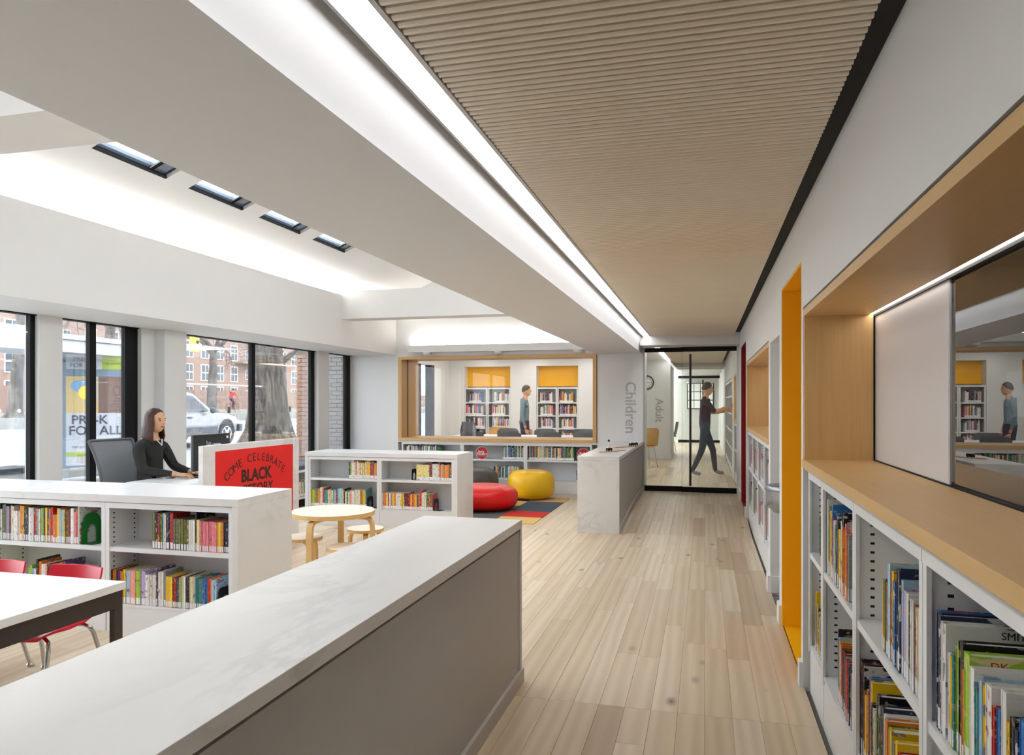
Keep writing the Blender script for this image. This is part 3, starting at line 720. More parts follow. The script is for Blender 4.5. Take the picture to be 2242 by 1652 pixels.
# monitor
mo = thing('monitor', 'black computer monitor seen from behind on the reception desk', 'monitor', (-4.74, 6.25, .76))
box('housing', -.012, .022, -.275, .275, .075, .425, 'black_plastic', mo, .006); box('screen', -.020, -.012, -.27, .27, .085, .418, 'silver_plastic', mo)
box('stand_neck', .0, .03, -.05, .05, .0, .2, 'black_plastic', mo); box('stand_base', -.11, .11, -.13, .13, 0, .012, 'black_plastic', mo, .004); box('mount_plate', .022, .045, -.01, .10, .20, .33, 'silver_plastic', mo)
letter('logo', 'hp', .075, 'silver_plastic', mo, (.0232, -.06, .335), R_POSX)
box('sticker', .022, .0232, .215, .245, .375, .40, 'ink_white', mo)
ms = thing('computer_mouse', 'grey computer mouse lying on the reception desk', 'mouse', (-5.02, 6.02, .76))
MB().ball((0, 0, .0), (.032, .058, .036), 16, 10).build('shell', 'grey_plastic', ms, True); MB().tube([(0, .05, .01), (.08, .12, .008), (.14, .1, .008), (.2, .2, .008)], .003, 6).build('cable', 'black_plastic', ms)
kb = thing('keyboard', 'black keyboard under the seated person hands', 'keyboard', (-4.98, 6.36, .762)); box('body', -.075, .075, -.21, .21, 0, .016, 'black_plastic', kb, .003)
for i in range(4):
    for j in range(12): box('key', -.064 + i * .033, -.064 + i * .033 + .028, -.2 + j * .0335, -.2 + j * .0335 + .029, .016, .022, 'grey_plastic', kb)
# office chair
oc = thing('office_chair', 'grey mesh office chair behind the reception desk', 'office chair', (-5.40, 6.02, 0), math.radians(-6))
m = MB(); rows = []
for i in range(9):
    u = i / 8; z = .56 + .56 * u; xb = -.235 - .12 * u + .05 * math.sin(u * math.pi); wv = .2 + .05 * u
    rows.append([(xb - .05 * (1 - (j / 4) ** 2), wv * j / 4, z) for j in range(-4, 5)])
vs = [p for r in rows for p in r] + [(p[0] - .012, p[1], p[2]) for r in rows for p in r]; n9 = 9
fs = [(i * n9 + j, i * n9 + j + 1, (i + 1) * n9 + j + 1, (i + 1) * n9 + j) for i in range(8) for j in range(8)]
fs += [tuple(81 + q for q in f) for f in fs]
MB().add(vs, fs).build('backrest', 'mesh_fabric', oc, True)
for sgn in (-1, 1): MB().tube([rows[i][0 if sgn < 0 else 8] for i in range(9)], .014, 8).build('back_frame', 'grey_plastic', oc, True)
MB().tube(rows[8], .014, 8).build('back_frame', 'grey_plastic', oc, True)
MB().lathe([(.02, -.03), (.22, -.02), (.245, .01), (.22, .045), (.02, .055)], 24, (.0, 0, .47), sx=1, sy=1.02).build('seat', 'dark_cloth', oc, True)
for sgn in (-1, 1): MB().tube([(-.1, sgn * .26, .48), (-.12, sgn * .3, .62), (-.12, sgn * .3, .70)], .016, 8).ball((.02, sgn * .3, .715), (.19, .05, .022), 14, 8).build('armrest', 'grey_plastic', oc, True)
MB().tube([(0, 0, .1), (0, 0, .46)], .03, 10).build('gas_column', 'black_plastic', oc, True)
for k in range(5):
    a = k * 2 * math.pi / 5 + .3; MB().tube([(0, 0, .12), (.27 * math.cos(a), .27 * math.sin(a), .075)], [.025, .016], 8).ball((.27 * math.cos(a), .27 * math.sin(a), .035), .034, 10, 8).build('base_arm', 'black_plastic', oc, True)

# ================================================================ round birch table and three stools
def bent_leg(parent, ang, r_top, r_out, z_top, w, th=.028, name='leg'):
    pts = [(r_top, z_top), (r_out - .06, z_top), (r_out - .02, z_top - .012), (r_out, z_top - .05), (r_out + .004, z_top - .1), (r_out + .004, 0)]
    up = Vector((-math.sin(ang), math.cos(ang), 0))
    MB().ribbon([(r * math.cos(ang), r * math.sin(ang), z) for r, z in pts], w, th, up).build(name, 'birch_edge', parent, True)
def disc_top(parent, r, z0, z1, name):
    MB().lathe([(r, z0), (r, z1)], 56).build(name + '_edge', 'birch_edge', parent); MB().lathe([(r - .001, z1), (r - .003, z1 + .0015)], 56).build(name, 'birch_top', parent)
rt = thing('round_table', 'round birch children table with three bent legs', 'table', (-2.99, 5.5, 0))
disc_top(rt, .342, .565, .60, 'table_top')
for a in (-1.75, 1.75, .0): bent_leg(rt, a + .12, .16, .335, .55, .05)
def stool(label, x, y, rot):
    s = thing('stool', label, 'stool', (x, y, 0), rot); disc_top(s, .165, .325, .352, 'seat')
    for k in range(3): bent_leg(s, k * 2.094 + .3, .05, .155, .312, .045, .022)
stool('round birch stool tucked under the table next to the marble end panel', -3.33, 5.60, 1.1)
stool('round birch stool at the table beside the long low wall', -2.755, 5.30, .2)
stool('round birch stool at the table on the bookcase side', -3.00, 6.12, .7)

# ================================================================ white table and red chairs
tb = thing('table', 'white-topped table with dark steel frame near the red chairs', 'table', (-2.815, 3.06, 0))
box('table_top', -1.75, 0, -.92, 0, .562, .60, 'table_white', tb, .002)
for y0 in (-.91, -.04): box('apron', -1.72, -.012, y0, y0 + .03, .475, .561, 'table_dark', tb)
for x0 in (-1.72, -.042): box('apron', x0, x0 + .03, -.88, -.04, .475, .561, 'table_dark', tb)
for x0 in (-1.72, -.042):
    for y0 in (-.91, -.062): box('leg', x0, x0 + .03, y0, y0 + .052, 0, .475, 'table_dark', tb)
def red_chair(label, x, y, rz):
    c = thing('chair', label, 'chair', (x, y, 0), rz, 'red shell chairs at the white table'); c.scale = (1.12, 1.08, .955)
    # local: faces -y; seat and back one bent shell
    prof_ = [(-.185, .318), (-.17, .335), (-.12, .342), (-.03, .334), (.07, .336), (.125, .352), (.158, .39), (.172, .44), (.182, .50), (.195, .56), (.21, .615)]
    W = [.15, .165, .175, .172, .16, .148, .14, .142, .15, .158, .155]
    vs = []; nj = 9
    for (py, pz), w_ in zip(prof_, W):
        for j in range(nj):
            u = (j / (nj - 1)) * 2 - 1; back = max(0, min(1, (pz - .36) / .1))
            vs.append((u * w_, py - .03 * back * u * u, pz + (1 - back) * .012 * u * u))
    n = len(prof_); off = len(vs); vs += [(a, b + (.0 if i // nj < 5 else .012), z_ - (.012 if i // nj < 6 else 0)) for i, (a, b, z_) in enumerate(vs)]
    fs = [(i * nj + j, i * nj + j + 1, (i + 1) * nj + j + 1, (i + 1) * nj + j) for i in range(n - 1) for j in range(nj - 1)]
    fs += [tuple(off + q for q in reversed(f)) for f in fs]
    ring = [j for j in range(nj)] + [i * nj + nj - 1 for i in range(1, n)] + [(n - 1) * nj + j for j in range(nj - 2, -1, -1)] + [i * nj for i in range(n - 2, 0, -1)]
    fs += [(ring[i], ring[(i + 1) % len(ring)], off + ring[(i + 1) % len(ring)], off + ring[i]) for i in range(len(ring))]
    MB().add(vs, fs).build('shell', 'red_shell', c, True)
    for sx in (-1, 1):
        for sy, yy in ((-1, -.12), (1, .10)):
            MB().tube([(sx * .06, yy, .312), (sx * .125, yy + sy * .005, .312), (sx * .152, yy + sy * .012, .297), (sx * .163, yy + sy * .02, .265), (sx * .19, yy + sy * .075, .02)], .0105, 10).build('leg', 'chrome', c, True)
            MB().lathe([(.012, .02), (.018, .012), (.016, 0)], 12, (sx * .191, yy + sy * .077, 0)).build('glide', 'chrome', c, True)
    box('seat_block', -.05, .05, -.1, .08, .305, .322, 'black_plastic', c)
red_chair('red moulded chair with steel legs drawn up to the white table near the marble-ended bay', -3.385, 3.12, 0)
red_chair('red moulded chair with steel legs at the white table, behind the green bookend bay', -3.915, 3.12, math.radians(3))

# ================================================================ poufs on carpet tiles
def pouf(label, x, y, r, h, mat):
    p = thing('pouf', label, 'pouf', (x, y, .008)); prof_ = []
    for i in range(23):
        a = -math.pi / 2 + math.pi * i / 22; ca, sa = math.cos(a), math.sin(a); e = .62
        prof_.append((max(1e-3, r * (abs(ca) ** .5)), h / 2 + h / 2 * math.copysign(abs(sa) ** .68, sa)))
    MB().lathe(prof_, 48).build('cover', mat, p, True)
    for k in range(6):
        a = k * math.pi / 3 + .5
        MB().tube([(q * math.cos(a) * 1.001, q * math.sin(a) * 1.001, z * 1.001) for q, z in prof_[3:20]], .0022, 5).build('seam', mat, p, True)
pouf('low round red vinyl pouf on the carpet tiles', -3.02, 9.80, .505, .34, 'red_vinyl')
pouf('round yellow vinyl pouf in front of the bookshelves', -2.60, 11.02, .365, .445, 'yellow_vinyl')
pouf('round charcoal vinyl pouf behind the red pouf', -3.56, 11.02, .42, .46, 'grey_vinyl')
rg = thing('rug', 'checkered rug of tan, red and navy carpet tiles under the poufs', 'rug', (-2.03, 8.73, 0))
pat = [['tan', 'grey', 'red', 'navy'], ['red', 'grey', 'tan', 'grey'], ['navy', 'grey', 'navy', 'red'], ['navy', 'tan', 'grey', 'tan'], ['tan', 'navy', 'red', 'grey']]
for r_, row in enumerate(pat):
    for c_, k in enumerate(row): box('carpet_tile', -.55 * (c_ + 1) + .002, -.55 * c_ - .002, .497 * r_ + .002, .497 * (r_ + 1) - .002, .0005, .008, 'carpet_' + k, rg)
# bench with cushion under the street window
be = thing('window_bench', 'low white book bench with dark cushion under the street window', 'bench', (-5.55, 8.9, 0))
box('carcass_top', -.42, 0, 0, 2.75, .5, .535, 'white_steel', be); box('carcass_bottom', -.42, 0, 0, 2.75, .12, .15, 'white_steel', be); box('plinth', -.42, -.05, 0, 2.75, 0, .12, 'black_metal', be); box('carcass_back', -.42, -.40, 0, 2.75, .15, .5, 'white_steel', be)
for y in (0, .9, 1.83, 2.73): box('divider', -.42, 0, y, y + .02, .15, .5, 'white_steel', be)
box('cushion', -.41, .005, .01, 2.74, .536, .595, 'cushion_dark', be, .012)

# ================================================================ drinking fountain
df = thing('drinking_fountain', 'brushed steel drinking fountain with white bubbler guard in the alcove', 'drinking fountain', (WX + .19, 5.66, 0))
m = MB(); pr = []
for i in range(25):
    a = math.pi / 2 + math.pi * i / 24; pr.append((.26 * math.cos(a) - .0, .2 * math.sin(a)))
pr = [(.23, .2)] + pr + [(.23, -.2)]
def loft(pr, levels, mat, nm):
    vs = [(x * s, y * s, z) for s, z in levels for x, y in pr]; n = len(pr)
    fs = [(i * n + k, i * n + (k + 1) % n, (i + 1) * n + (k + 1) % n, (i + 1) * n + k) for i in range(len(levels) - 1) for k in range(n)]
    fs += [tuple(range(n - 1, -1, -1)), tuple((len(levels) - 1) * n + k for k in range(n))]
    return MB().add(vs, fs).build(nm, mat, df, True)
loft(pr, [(.8, .70), (.93, .735), (.985, .80), (1.0, .855)], 'steel_brushed', 'body'); loft(pr, [(1.0, .856), (1.015, .862), (1.015, .882), (.99, .892), (.9, .888), (.86, .872)], 'steel_brushed', 'rim')
m = MB(); m.lathe([(.045, -.03), (.045, .03)], 20).build('push_bar', 'silver_plastic', df).matrix_local = Matrix.Translation((-.235, -.06, .80)) @ Matrix.Rotation(math.pi / 2, 4, 'Y')
MB().tube([(.05, 0, .885), (.05, 0, .93), (.02, 0, .945), (-.02, 0, .935)], .012, 8).build('spout', 'chrome', df, True)
MB().ball((.06, 0, .955), (.06, .045, .06), 16, 10).build('bubbler_guard', 'fountain_white', df, True)
box('wall_bracket', .2, .23, -.15, .15, .62, .86, 'steel_brushed', df)

# ================================================================ small items
ck = thing('wall_clock', 'round white wall clock with black rim above the Adult lettering', 'clock', (-1.40, 18.49, 1.99))
R90 = Matrix.Rotation(math.pi / 2, 4, 'X')
o = MB().lathe([(.176, 0), (.18, .02), (.17, .035), (.152, .035), (.152, .012)], 40, cap=False).build('rim', 'black_plastic', ck, True); o.matrix_local = R90
o = MB().lathe([(.155, 0), (.155, .012)], 40).build('dial', 'ink_white', ck); o.matrix_local = R90
for h in range(1, 13): letter('numeral', str(h), .045, 'ink_black', ck, (.12 * math.sin(h * math.pi / 6), -.014, .12 * math.cos(h * math.pi / 6)), R_NEGY, 0, .001)
box('minute_hand', -.005, .10, -.016, -.014, -.005, .005, 'ink_black', ck); MB().tube([(0, -.016, 0), (-.045, -.016, .055)], .005, 5).build('hour_hand', 'ink_black', ck)
def sign_disc(label, x, y, z, r):
    s = thing('shelf_sign', label, 'sign', (x, y, z)); o = MB().lathe([(r, 0), (r, .006)], 40).build('disc', 'ink_red', s); o.matrix_local = Matrix.Translation((0, 0, r)) @ R90
    o = MB().lathe([(r, 0), (r + .006, 0), (r + .006, .0055), (r, .0055)], 40, cap=False).build('border', 'ink_white', s); o.matrix_local = Matrix.Translation((0, 0, r)) @ R90
    letter('lettering', 'Early', .055, 'ink_white', s, (-.01, -.0068, r * 1.22), R_NEGY, 0, .001); letter('lettering', 'Readers', .055, 'ink_white', s, (0, -.0068, r * .86), R_NEGY, 0, .001)
    letter('lettering', 'Lectores Tempranos', .018, 'ink_white', s, (0, -.0068, r * .52), R_NEGY)
    box('foot', -.05, .05, 0, .06, 0, .004, 'ink_white', s)
sign_disc('round red Early Readers sign leaning in the bookcase behind the charcoal pouf', -3.62, YB + .045, .548, .1)
sign_disc('round red shelf sign half hidden by the toy train wall', -1.90, YB + .045, .548, .1)
# wooden toy train pieces
def toy(label, x, y, rz, L, cars, track):
    t_ = thing('toy_train', label, 'toy', (x, y, .876), rz, None)
    box('track', 0, L, -.02, .02, 0, track, 'train_wood', t_, .003)
    for cx_ in cars:
        box('wagon', cx_, cx_ + .085, -.017, .017, track + .012, track + .04, 'black_plastic', t_, .004)
        box('roof', cx_ + .01, cx_ + .06, -.014, .014, track + .04, track + .054, 'ink_white', t_)
        for wx_ in (.015, .065):
            for s_ in (-1, 1): o = MB().lathe([(.011, -.003), (.011, .003)], 12).build('wheel', 'black_plastic', t_); o.matrix_local = Matrix.Translation((cx_ + wx_, s_ * .018, track + .011)) @ R90
toy('wooden toy train track carrying one black wagon on the low wall', -1.27, 9.02, math.radians(52), .34, (.14,), .012)
toy('wooden toy train track with black carriages by the end wall', -1.19, 9.95, math.radians(62), .62, (.38, .48), .012)
toy('short loose wooden toy track lying between the two toy trains', -1.10, 9.35, math.radians(50), .17, (), .012)
sg = thing('toy_signal', 'small black and white toy signal standing on the far toy track', 'toy', (-1.3, 10.25, .876)); MB().tube([(0, 0, 0), (0, 0, .075)], .005, 8).build('post', 'ink_white', sg); MB().ball((0, 0, .085), .017, 10, 8).build('head', 'black_plastic', sg, True); MB().lathe([(.016, 0), (.016, .005)], 14).build('foot', 'train_wood', sg)

# ================================================================ reading-room furniture behind the window
rt2 = thing('reading_table', 'long white reading table behind the timber-framed window', 'table', (-3.1, 14.0, FZ))
box('table_top', -1.7, 1.7, -.4, .4, .70, .74, 'table_white', rt2)
for x in (-1.6, 1.55):
    for y in (-.35, .3): box('leg', x, x + .05, y, y + .05, 0, .70, 'table_dark', rt2)
def dark_chair(x, y, rz, mat='grey_plastic', label='dark grey shell chair drawn up to the white reading table', group='reading room chairs', h=.85, z=FZ):
    c = thing('reading_chair', label, 'chair', (x, y, z), rz, group)
    vs = []; rows_ = [(.16, .46), (.2, .5), (.225, .6), (.245, .7), (.26, .8), (.265, h)]
    for py, pz in rows_:
        for j in range(7): u = j / 3 - 1; vs.append((u * (.23 if pz < h - .02 else .17), py - .06 * u * u, pz))
    n = len(vs); vs += [(a, b + .015, c_) for a, b, c_ in vs]
    fs = [(i * 7 + j, i * 7 + j + 1, i * 7 + j + 8, i * 7 + j + 7) for i in range(5) for j in range(6)]; fs += [tuple(n + q for q in f) for f in fs] + [(35 + j, 36 + j, n + 36 + j, n + 35 + j) for j in range(6)]
    MB().add(vs, fs).build('backrest', mat, c, True)
    MB().lathe([(.02, .43), (.2, .435), (.225, .455), (.2, .47), (.02, .465)], 20).build('seat', mat, c, True)
    for sx in (-1, 1):
        for sy in (-1, 1): MB().tube([(sx * .14, sy * .12, .44), (sx * .2, sy * .2, 0)], .011, 8).build('leg', 'chrome', c)
for n_, x in zip(('first', 'second', 'third', 'fourth'), (-4.27, -3.54, -2.78, -2.10)): dark_chair(x, 13.42, math.pi, label='dark grey shell chair, %s from the street, window side of the reading table' % n_)
for n_, x in zip(('first', 'second', 'third'), (-4.0, -3.2, -2.4)): dark_chair(x, 14.62, 0, label='dark grey shell chair, %s from the street, bookcase side of the reading table' % n_)
dark_chair(-4.75, 14.9, math.radians(60), 'grey_plastic', 'taller dark grey chair near the street end of the reading room', 'reading room chairs', .98)
dark_chair(-4.4, 15.6, math.radians(20), 'beech_chair', 'pale beech chair standing behind the reading table', None)
dark_chair(-1.25, 16.0, math.radians(-150), 'beech_chair', 'pale beech shell chair with steel legs below the wall clock', None)
dark_chair(-.98, 20.9, math.radians(-90), 'grey_plastic', 'dark grey chair past the wall corner behind the glass door', None)
# ================================================================ books
PAL = {'red': (196, 36, 34), 'dark red': (120, 26, 34), 'orange': (236, 130, 30), 'yellow': (244, 200, 30), 'pale yellow': (240, 226, 150), 'lime green': (152, 190, 50), 'green': (60, 130, 60),
       'teal': (60, 140, 140), 'pale blue': (160, 196, 220), 'blue': (44, 110, 180), 'navy': (30, 40, 74), 'purple': (84, 60, 110), 'lavender': (176, 156, 204), 'pink': (232, 130, 146),
       'salmon': (238, 150, 136), 'white': (236, 234, 228), 'cream': (232, 220, 190), 'grey': (150, 150, 150), 'black': (28, 26, 28), 'brown': (130, 86, 50), 'olive': (110, 116, 60)}
cov = MB(); bt = .09
cov.box(0, bt, 0, 1, 0, 1); cov.box(1 - bt, 1, 0, 1, 0, 1)
cov.add([(0, .03, 0), (.12, .006, 0), (.5, 0, 0), (.88, .006, 0), (1, .03, 0), (0, .03, 1), (.12, .006, 1), (.5, 0, 1), (.88, .006, 1), (1, .03, 1)], [(0, 1, 6, 5), (1, 2, 7, 6), (2, 3, 8, 7), (3, 4, 9, 8), (0, 4, 3, 2, 1), (5, 6, 7, 8, 9)])
COVER = cov.mesh('book', 'book_cover'); PAGES = MB().box(bt, 1 - bt, .03, .975, .012, .982).mesh('page_block', 'book_pages')
lb = MB(); lb.add([(-.004, .10, .02), (-.004, .03, .02), (.12, .004, .02), (.5, -.004, .02), (.88, .004, .02), (1.004, .03, .02), (1.004, .10, .02)] + [(-.004, .10, .2), (-.004, .03, .2), (.12, .004, .2), (.5, -.004, .2), (.88, .004, .2), (1.004, .03, .2), (1.004, .10, .2)], [(i, i + 1, i + 8, i + 7) for i in range(6)])
LABEL = lb.mesh('spine_label', 'book_label')
st = MB(); NB = [0]; LAB = {}
def desc(col, t, h):
    a = ('tall ' if h > .248 else 'small ' if h < .19 else '') + ('thick ' if t > .032 else 'slim ' if t < .013 else '')
    return a + col
def book(Mx, x, y, z, t, d, h, col, where, lean=0, title=None, tcol='ink_white', tsize=.02, tpos=(.5, .85)):
    o = bpy.data.objects.new('book', COVER); COL.objects.link(o)
    o.matrix_world = Mx @ Matrix.Translation((x, y, z)) @ Matrix.Rotation(lean, 4, 'Y') @ Matrix.Diagonal((t, d, h, 1))
    rgb = PAL[col]; j = random.uniform(.9, 1.08); c = lin(*[min(255, max(0, v * j)) for v in rgb]); o.color = c
    o['category'] = 'book'; o['group'] = 'books on the ' + where[0]; LAB.setdefault(where, []).append((desc(col, t, h), o))
    for me, nm in ((PAGES, 'page_block'), (LABEL, 'spine_label')): inst(nm, me, o)
    if title:
        me = text_mesh(title, tsize, .0003); me.materials.clear(); me.materials.append(M[tcol]); q = bpy.data.objects.new('title', me); COL.objects.link(q); q.parent = o
        q.matrix_local = Matrix.Translation((1.005, tpos[0], tpos[1])) @ Matrix.Diagonal((1 / t, 1 / d, 1 / h, 1)) @ R_POSX
    NB[0] += 1; return o
def row(Mx, z, x, specs, where, right=None, y=.022, dd=.17, fit=None):
    out = []
    for n, col, t, h, *r in specs:
        for k in range(n): out.append((col, t * random.uniform(.92, 1.08) if n > 1 else t, h * (random.uniform(.985, 1.01) if n > 1 else 1), r))
    tot = sum(b[1] + .0008 for b in out)
    if fit: out = [(c, t * fit / tot, h, r) for c, t, h, r in out]; tot = fit
    if right is not None: x = right - tot
    for col, t, h, r in out:
        kw = r[0] if r else {}
        if where is None:
            c = lin(*PAL[col]); X = Mx @ Matrix.Translation((x, y + random.uniform(0, .006), z))
            st.box(0, t, 0, dd, 0, h - .003, 0, c, X); st.box(t * .09, t * .91, .008, dd - .006, h - .003, h - .001, 0, lin(226, 222, 214), X); st.box(-.0003, t + .0003, -.0008, .02, .004, h * .2, 0, lin(238, 240, 242), X); x += t + .0008; continue
        book(Mx, x, y + random.uniform(0, .006), z, t, kw.get('d', dd * random.uniform(.92, 1.1)), h, col, where, **{k: v for k, v in kw.items() if k != 'd'}); x += t + .0008
    return x
def mix(n, cols, t0, t1, h0, h1): return [(1, random.choice(cols), random.uniform(t0, t1), random.uniform(h0, h1)) for _ in range(n)]
ALLC = ['red', 'orange', 'yellow', 'lime green', 'green', 'teal', 'pale blue', 'blue', 'navy', 'purple', 'white', 'white', 'cream', 'black', 'pink', 'olive', 'brown', 'dark red']
ORD = ['', 'second ', 'third ', 'fourth ', 'fifth ', 'sixth ', 'seventh ', 'eighth ', 'ninth ', 'tenth ', 'eleventh ', 'twelfth ', 'thirteenth ', 'fourteenth ', 'fifteenth ', 'sixteenth ', 'seventeenth ']
def label_books():
    for (where, mark, rev), L in LAB.items():
        if rev: L = L[::-1]
        cnt = {}
        for d, o in L: cnt[d] = cnt.get(d, 0) + 1
        seen = {}
        for d, o in L:
            k = seen.get(d, 0); seen[d] = k + 1
            o['label'] = '%s book, %s' % (d, where) if cnt[d] == 1 else '%s%s book from the %s, %s' % (ORD[k] if k else 'first ', d, mark, where)
def T(x, y, z=0, rz=0): return Matrix.Translation((x, y, z)) @ Matrix.Rotation(rz, 4, 'Z')
random.seed(21)
# ---- unit 1
bx = [U1X - .044 - .962 * (i + 1) for i in range(3)]
mB, mA = T(bx[0], U1Y + .012), T(bx[1], U1Y + .012)
z_up, z_lo = .554, .183
def wB(u): return (u + ' shelf behind the red chairs', 'marble end panel', True)
def wA(u): return (u + ' shelf of the green bookend bay', 'bay divider', True)
row(mB, z_up, 0, [(1, 'olive', .020, .232), (1, 'black', .020, .236), (1, 'dark red', .026, .230), (1, 'green', .012, .228), (1, 'pale blue', .012, .232), (1, 'cream', .014, .228), (1, 'navy', .026, .232), (1, 'red', .026, .236), (6, 'olive', .0185, .198), (3, 'white', .016, .198), (1, 'black', .010, .252), (1, 'pale yellow', .022, .2), (10, 'pink', .0118, .19), (3, 'yellow', .011, .19), (1, 'orange', .012, .19), (3, 'navy', .012, .19), (1, 'pale blue', .022, .222)], wB('upper'), right=.938)
xe = row(mB, z_lo, .022, [(1, 'black', .013, .215), (2, 'orange', .014, .215), (1, 'navy', .014, .215), (1, 'purple', .014, .213), (2, 'orange', .013, .212), (1, 'yellow', .02, .222), (1, 'pale blue', .038, .218), (1, 'salmon', .043, .218), (1, 'lime green', .042, .22), (1, 'lavender', .037, .22), (5, 'white', .0165, .2), (1, 'purple', .014, .242), (3, 'white', .015, .222), (1, 'grey', .017, .222), (3, 'yellow', .017, .196), (1, 'dark red', .013, .19), (1, 'red', .013, .19), (2, 'purple', .012, .19), (1, 'lime green', .014, .196), (2, 'white', .016, .206), (2, 'black', .014, .206), (3, 'cream', .015, .204), (4, 'teal', .013, .196), (3, 'blue', .014, .196), (1, 'red', .016, .2), (1, 'orange', .012, .2), (2, 'pale blue', .018, .198)], wB('lower'), fit=.80)
row(mA, z_up, .24, [(1, 'blue', .020, .215), (1, 'navy', .018, .262, {'d': .24}), (1, 'white', .016, .21), (2, 'olive', .018, .24), (1, 'lavender', .014, .23), (1, 'grey', .014, .23), (1, 'dark red', .012, .23), (1, 'cream', .014, .236), (1, 'white', .014, .232), (3, 'white', .019, .2), (1, 'orange', .022, .238), (1, 'yellow', .014, .236), (2, 'black', .017, .215), (1, 'purple', .012, .232), (3, 'white', .015, .226), (1, 'red', .024, .226), (1, 'grey', .018, .226), (1, 'white', .018, .222), (1, 'lime green', .03, .228), (1, 'navy', .012, .22), (1, 'yellow', .018, .232), (1, 'purple', .014, .23), (1, 'orange', .016, .228), (1, 'red', .018, .234), (2, 'orange', .02, .19), (1, 'yellow', .02, .232), (2, 'pale blue', .018, .226), (1, 'yellow', .016, .226), (3, 'brown', .012, .226), (1, 'dark red', .013, .23), (1, 'white', .028, .236), (1, 'pink', .022, .214), (1, 'red', .02, .236)], wA('upper'), right=.72, fit=.695)
row(mA, z_lo, .30, mix(4, ['lime green', 'teal', 'pale blue', 'white'], .014, .02, .17, .21) + [(1, 'black', .016, .25), (1, 'orange', .024, .236), (2, 'white', .018, .22), (1, 'salmon', .012, .22), (1, 'black', .014, .22), (1, 'dark red', .013, .224), (2, 'yellow', .023, .222), (2, 'blue', .022, .222), (1, 'pink', .014, .22), (1, 'purple', .02, .25)] + [(9, 'white', .0165, .2)] + [(2, 'blue', .022, .205)], wA('lower'))
gb = thing('bookend', 'large green metal bookend holding picture books behind the red chairs', 'bookend', (bx[1] + .744, U1Y + .04, z_up), math.radians(82))
arc = [(.0, 0), (.0, .13), (.012, .15), (.016, .17), (.04, .195), (.075, .203), (.11, .195), (.134, .17), (.138, .15), (.15, .13), (.15, 0), (.108, 0), (.108, .09), (.095, .115), (.075, .122), (.055, .115), (.042, .09), (.042, 0)]
MB().prism([(a, b) for a, b in arc], 0, .002, 'y').build('plate', 'bookend_green', gb); box('foot', 0, .15, -.09, .002, 0, .002, 'bookend_green', gb)
pb = bpy.data.objects.new('picture_book', COVER); COL.objects.link(pb); pb.matrix_world = T(bx[1] + .722, U1Y + .03, z_up) @ Matrix.Diagonal((.014, .22, .25, 1)); pb.color = lin(206, 214, 202)
tag(pb, 'pale picture book facing out behind the green bookend', 'book'); inst('page_block', PAGES, pb)
me = text_mesh('GOOD', .03, .0003); me.materials.clear(); me.materials.append(M['lettering_black']); q = bpy.data.objects.new('title', me); COL.objects.link(q); q.parent = pb; q.matrix_local = Matrix.Translation((1.02, .48, .92)) @ Matrix.Diagonal((1 / .014, 1 / .2, 1 / .245, 1)) @ R_POSX
def arch_bookend(label, Mx, s=1.0):
    o = thing('bookend', label, 'bookend', Mx.translation); o.matrix_world = Mx
    a2 = [(0, 0), (0, .12), (.01, .138), (.028, .145), (.092, .145), (.11, .138), (.12, .12), (.12, 0), (.092, 0), (.092, .06), (.08, .085), (.06, .093), (.04, .085), (.028, .06), (.028, 0)]
    MB().prism([(a * s, b * s) for a, b in a2], 0, .002, 'y').build('plate', 'bookend_black', o); box('foot', 0, .12 * s, -.09, .002, 0, .002, 'bookend_black', o)
arch_bookend('black arched bookend on the lower shelf behind the red chairs', T(bx[0] + xe + .012, U1Y + .04, z_lo, math.radians(78)))
# ---- unit 2
u2 = [T(U2X1 - .044 - .954 * (i + 1), U2Y + .012) for i in range(2)]
z2u, z2l = .569, .213
C2 = ['lime green', 'green', 'yellow', 'white', 'cream', 'orange', 'pale blue', 'red', 'pale yellow', 'navy']
row(u2[1], z2u, 0, [(1, 'navy', .022, .205), (1, 'lime green', .016, .21), (1, 'white', .03, .222)] + mix(3, C2, .014, .02, .2, .22) + mix(7, C2, .012, .02, .19, .215) + [(2, 'yellow', .022, .215)] + mix(6, ['green', 'yellow', 'red', 'orange', 'white', 'blue'], .013, .021, .19, .215), None, right=.93)
xe2 = row(u2[1], z2l, .022, mix(6, ['green', 'orange', 'olive', 'lime green', 'yellow'], .016, .022, .2, .21) + [(2, 'cream', .018, .235), (1, 'red', .02, .23)] + mix(11, ['white', 'cream', 'red', 'pale blue', 'teal', 'yellow'], .013, .02, .19, .22) + [(1, 'pale blue', .058, .23), (1, 'yellow', .014, .22), (1, 'black', .016, .23)] + mix(6, ['white', 'cream', 'teal', 'green', 'salmon'], .016, .024, .19, .215) + [(4, 'cream', .018, .22)] + mix(4, ['lime green', 'red', 'green', 'yellow'], .014, .02, .2, .22) + [(1, 'teal', .014, .235)], None)
arch_bookend('black arched bookend on the lower shelf behind the round table, street end', T(U2X1 - .044 - 1.908 + xe2 + .012, U2Y + .04, z2l, math.radians(78)), .95)
row(u2[0], z2u, 0, [(9, 'pale yellow', .017, .19), (2, 'dark red', .018, .225), (4, 'white', .02, .2), (1, 'orange', .014, .21)] + mix(9, ['white', 'cream', 'pale blue', 'red', 'green', 'lime green', 'orange'], .014, .022, .185, .2), None, right=.932)
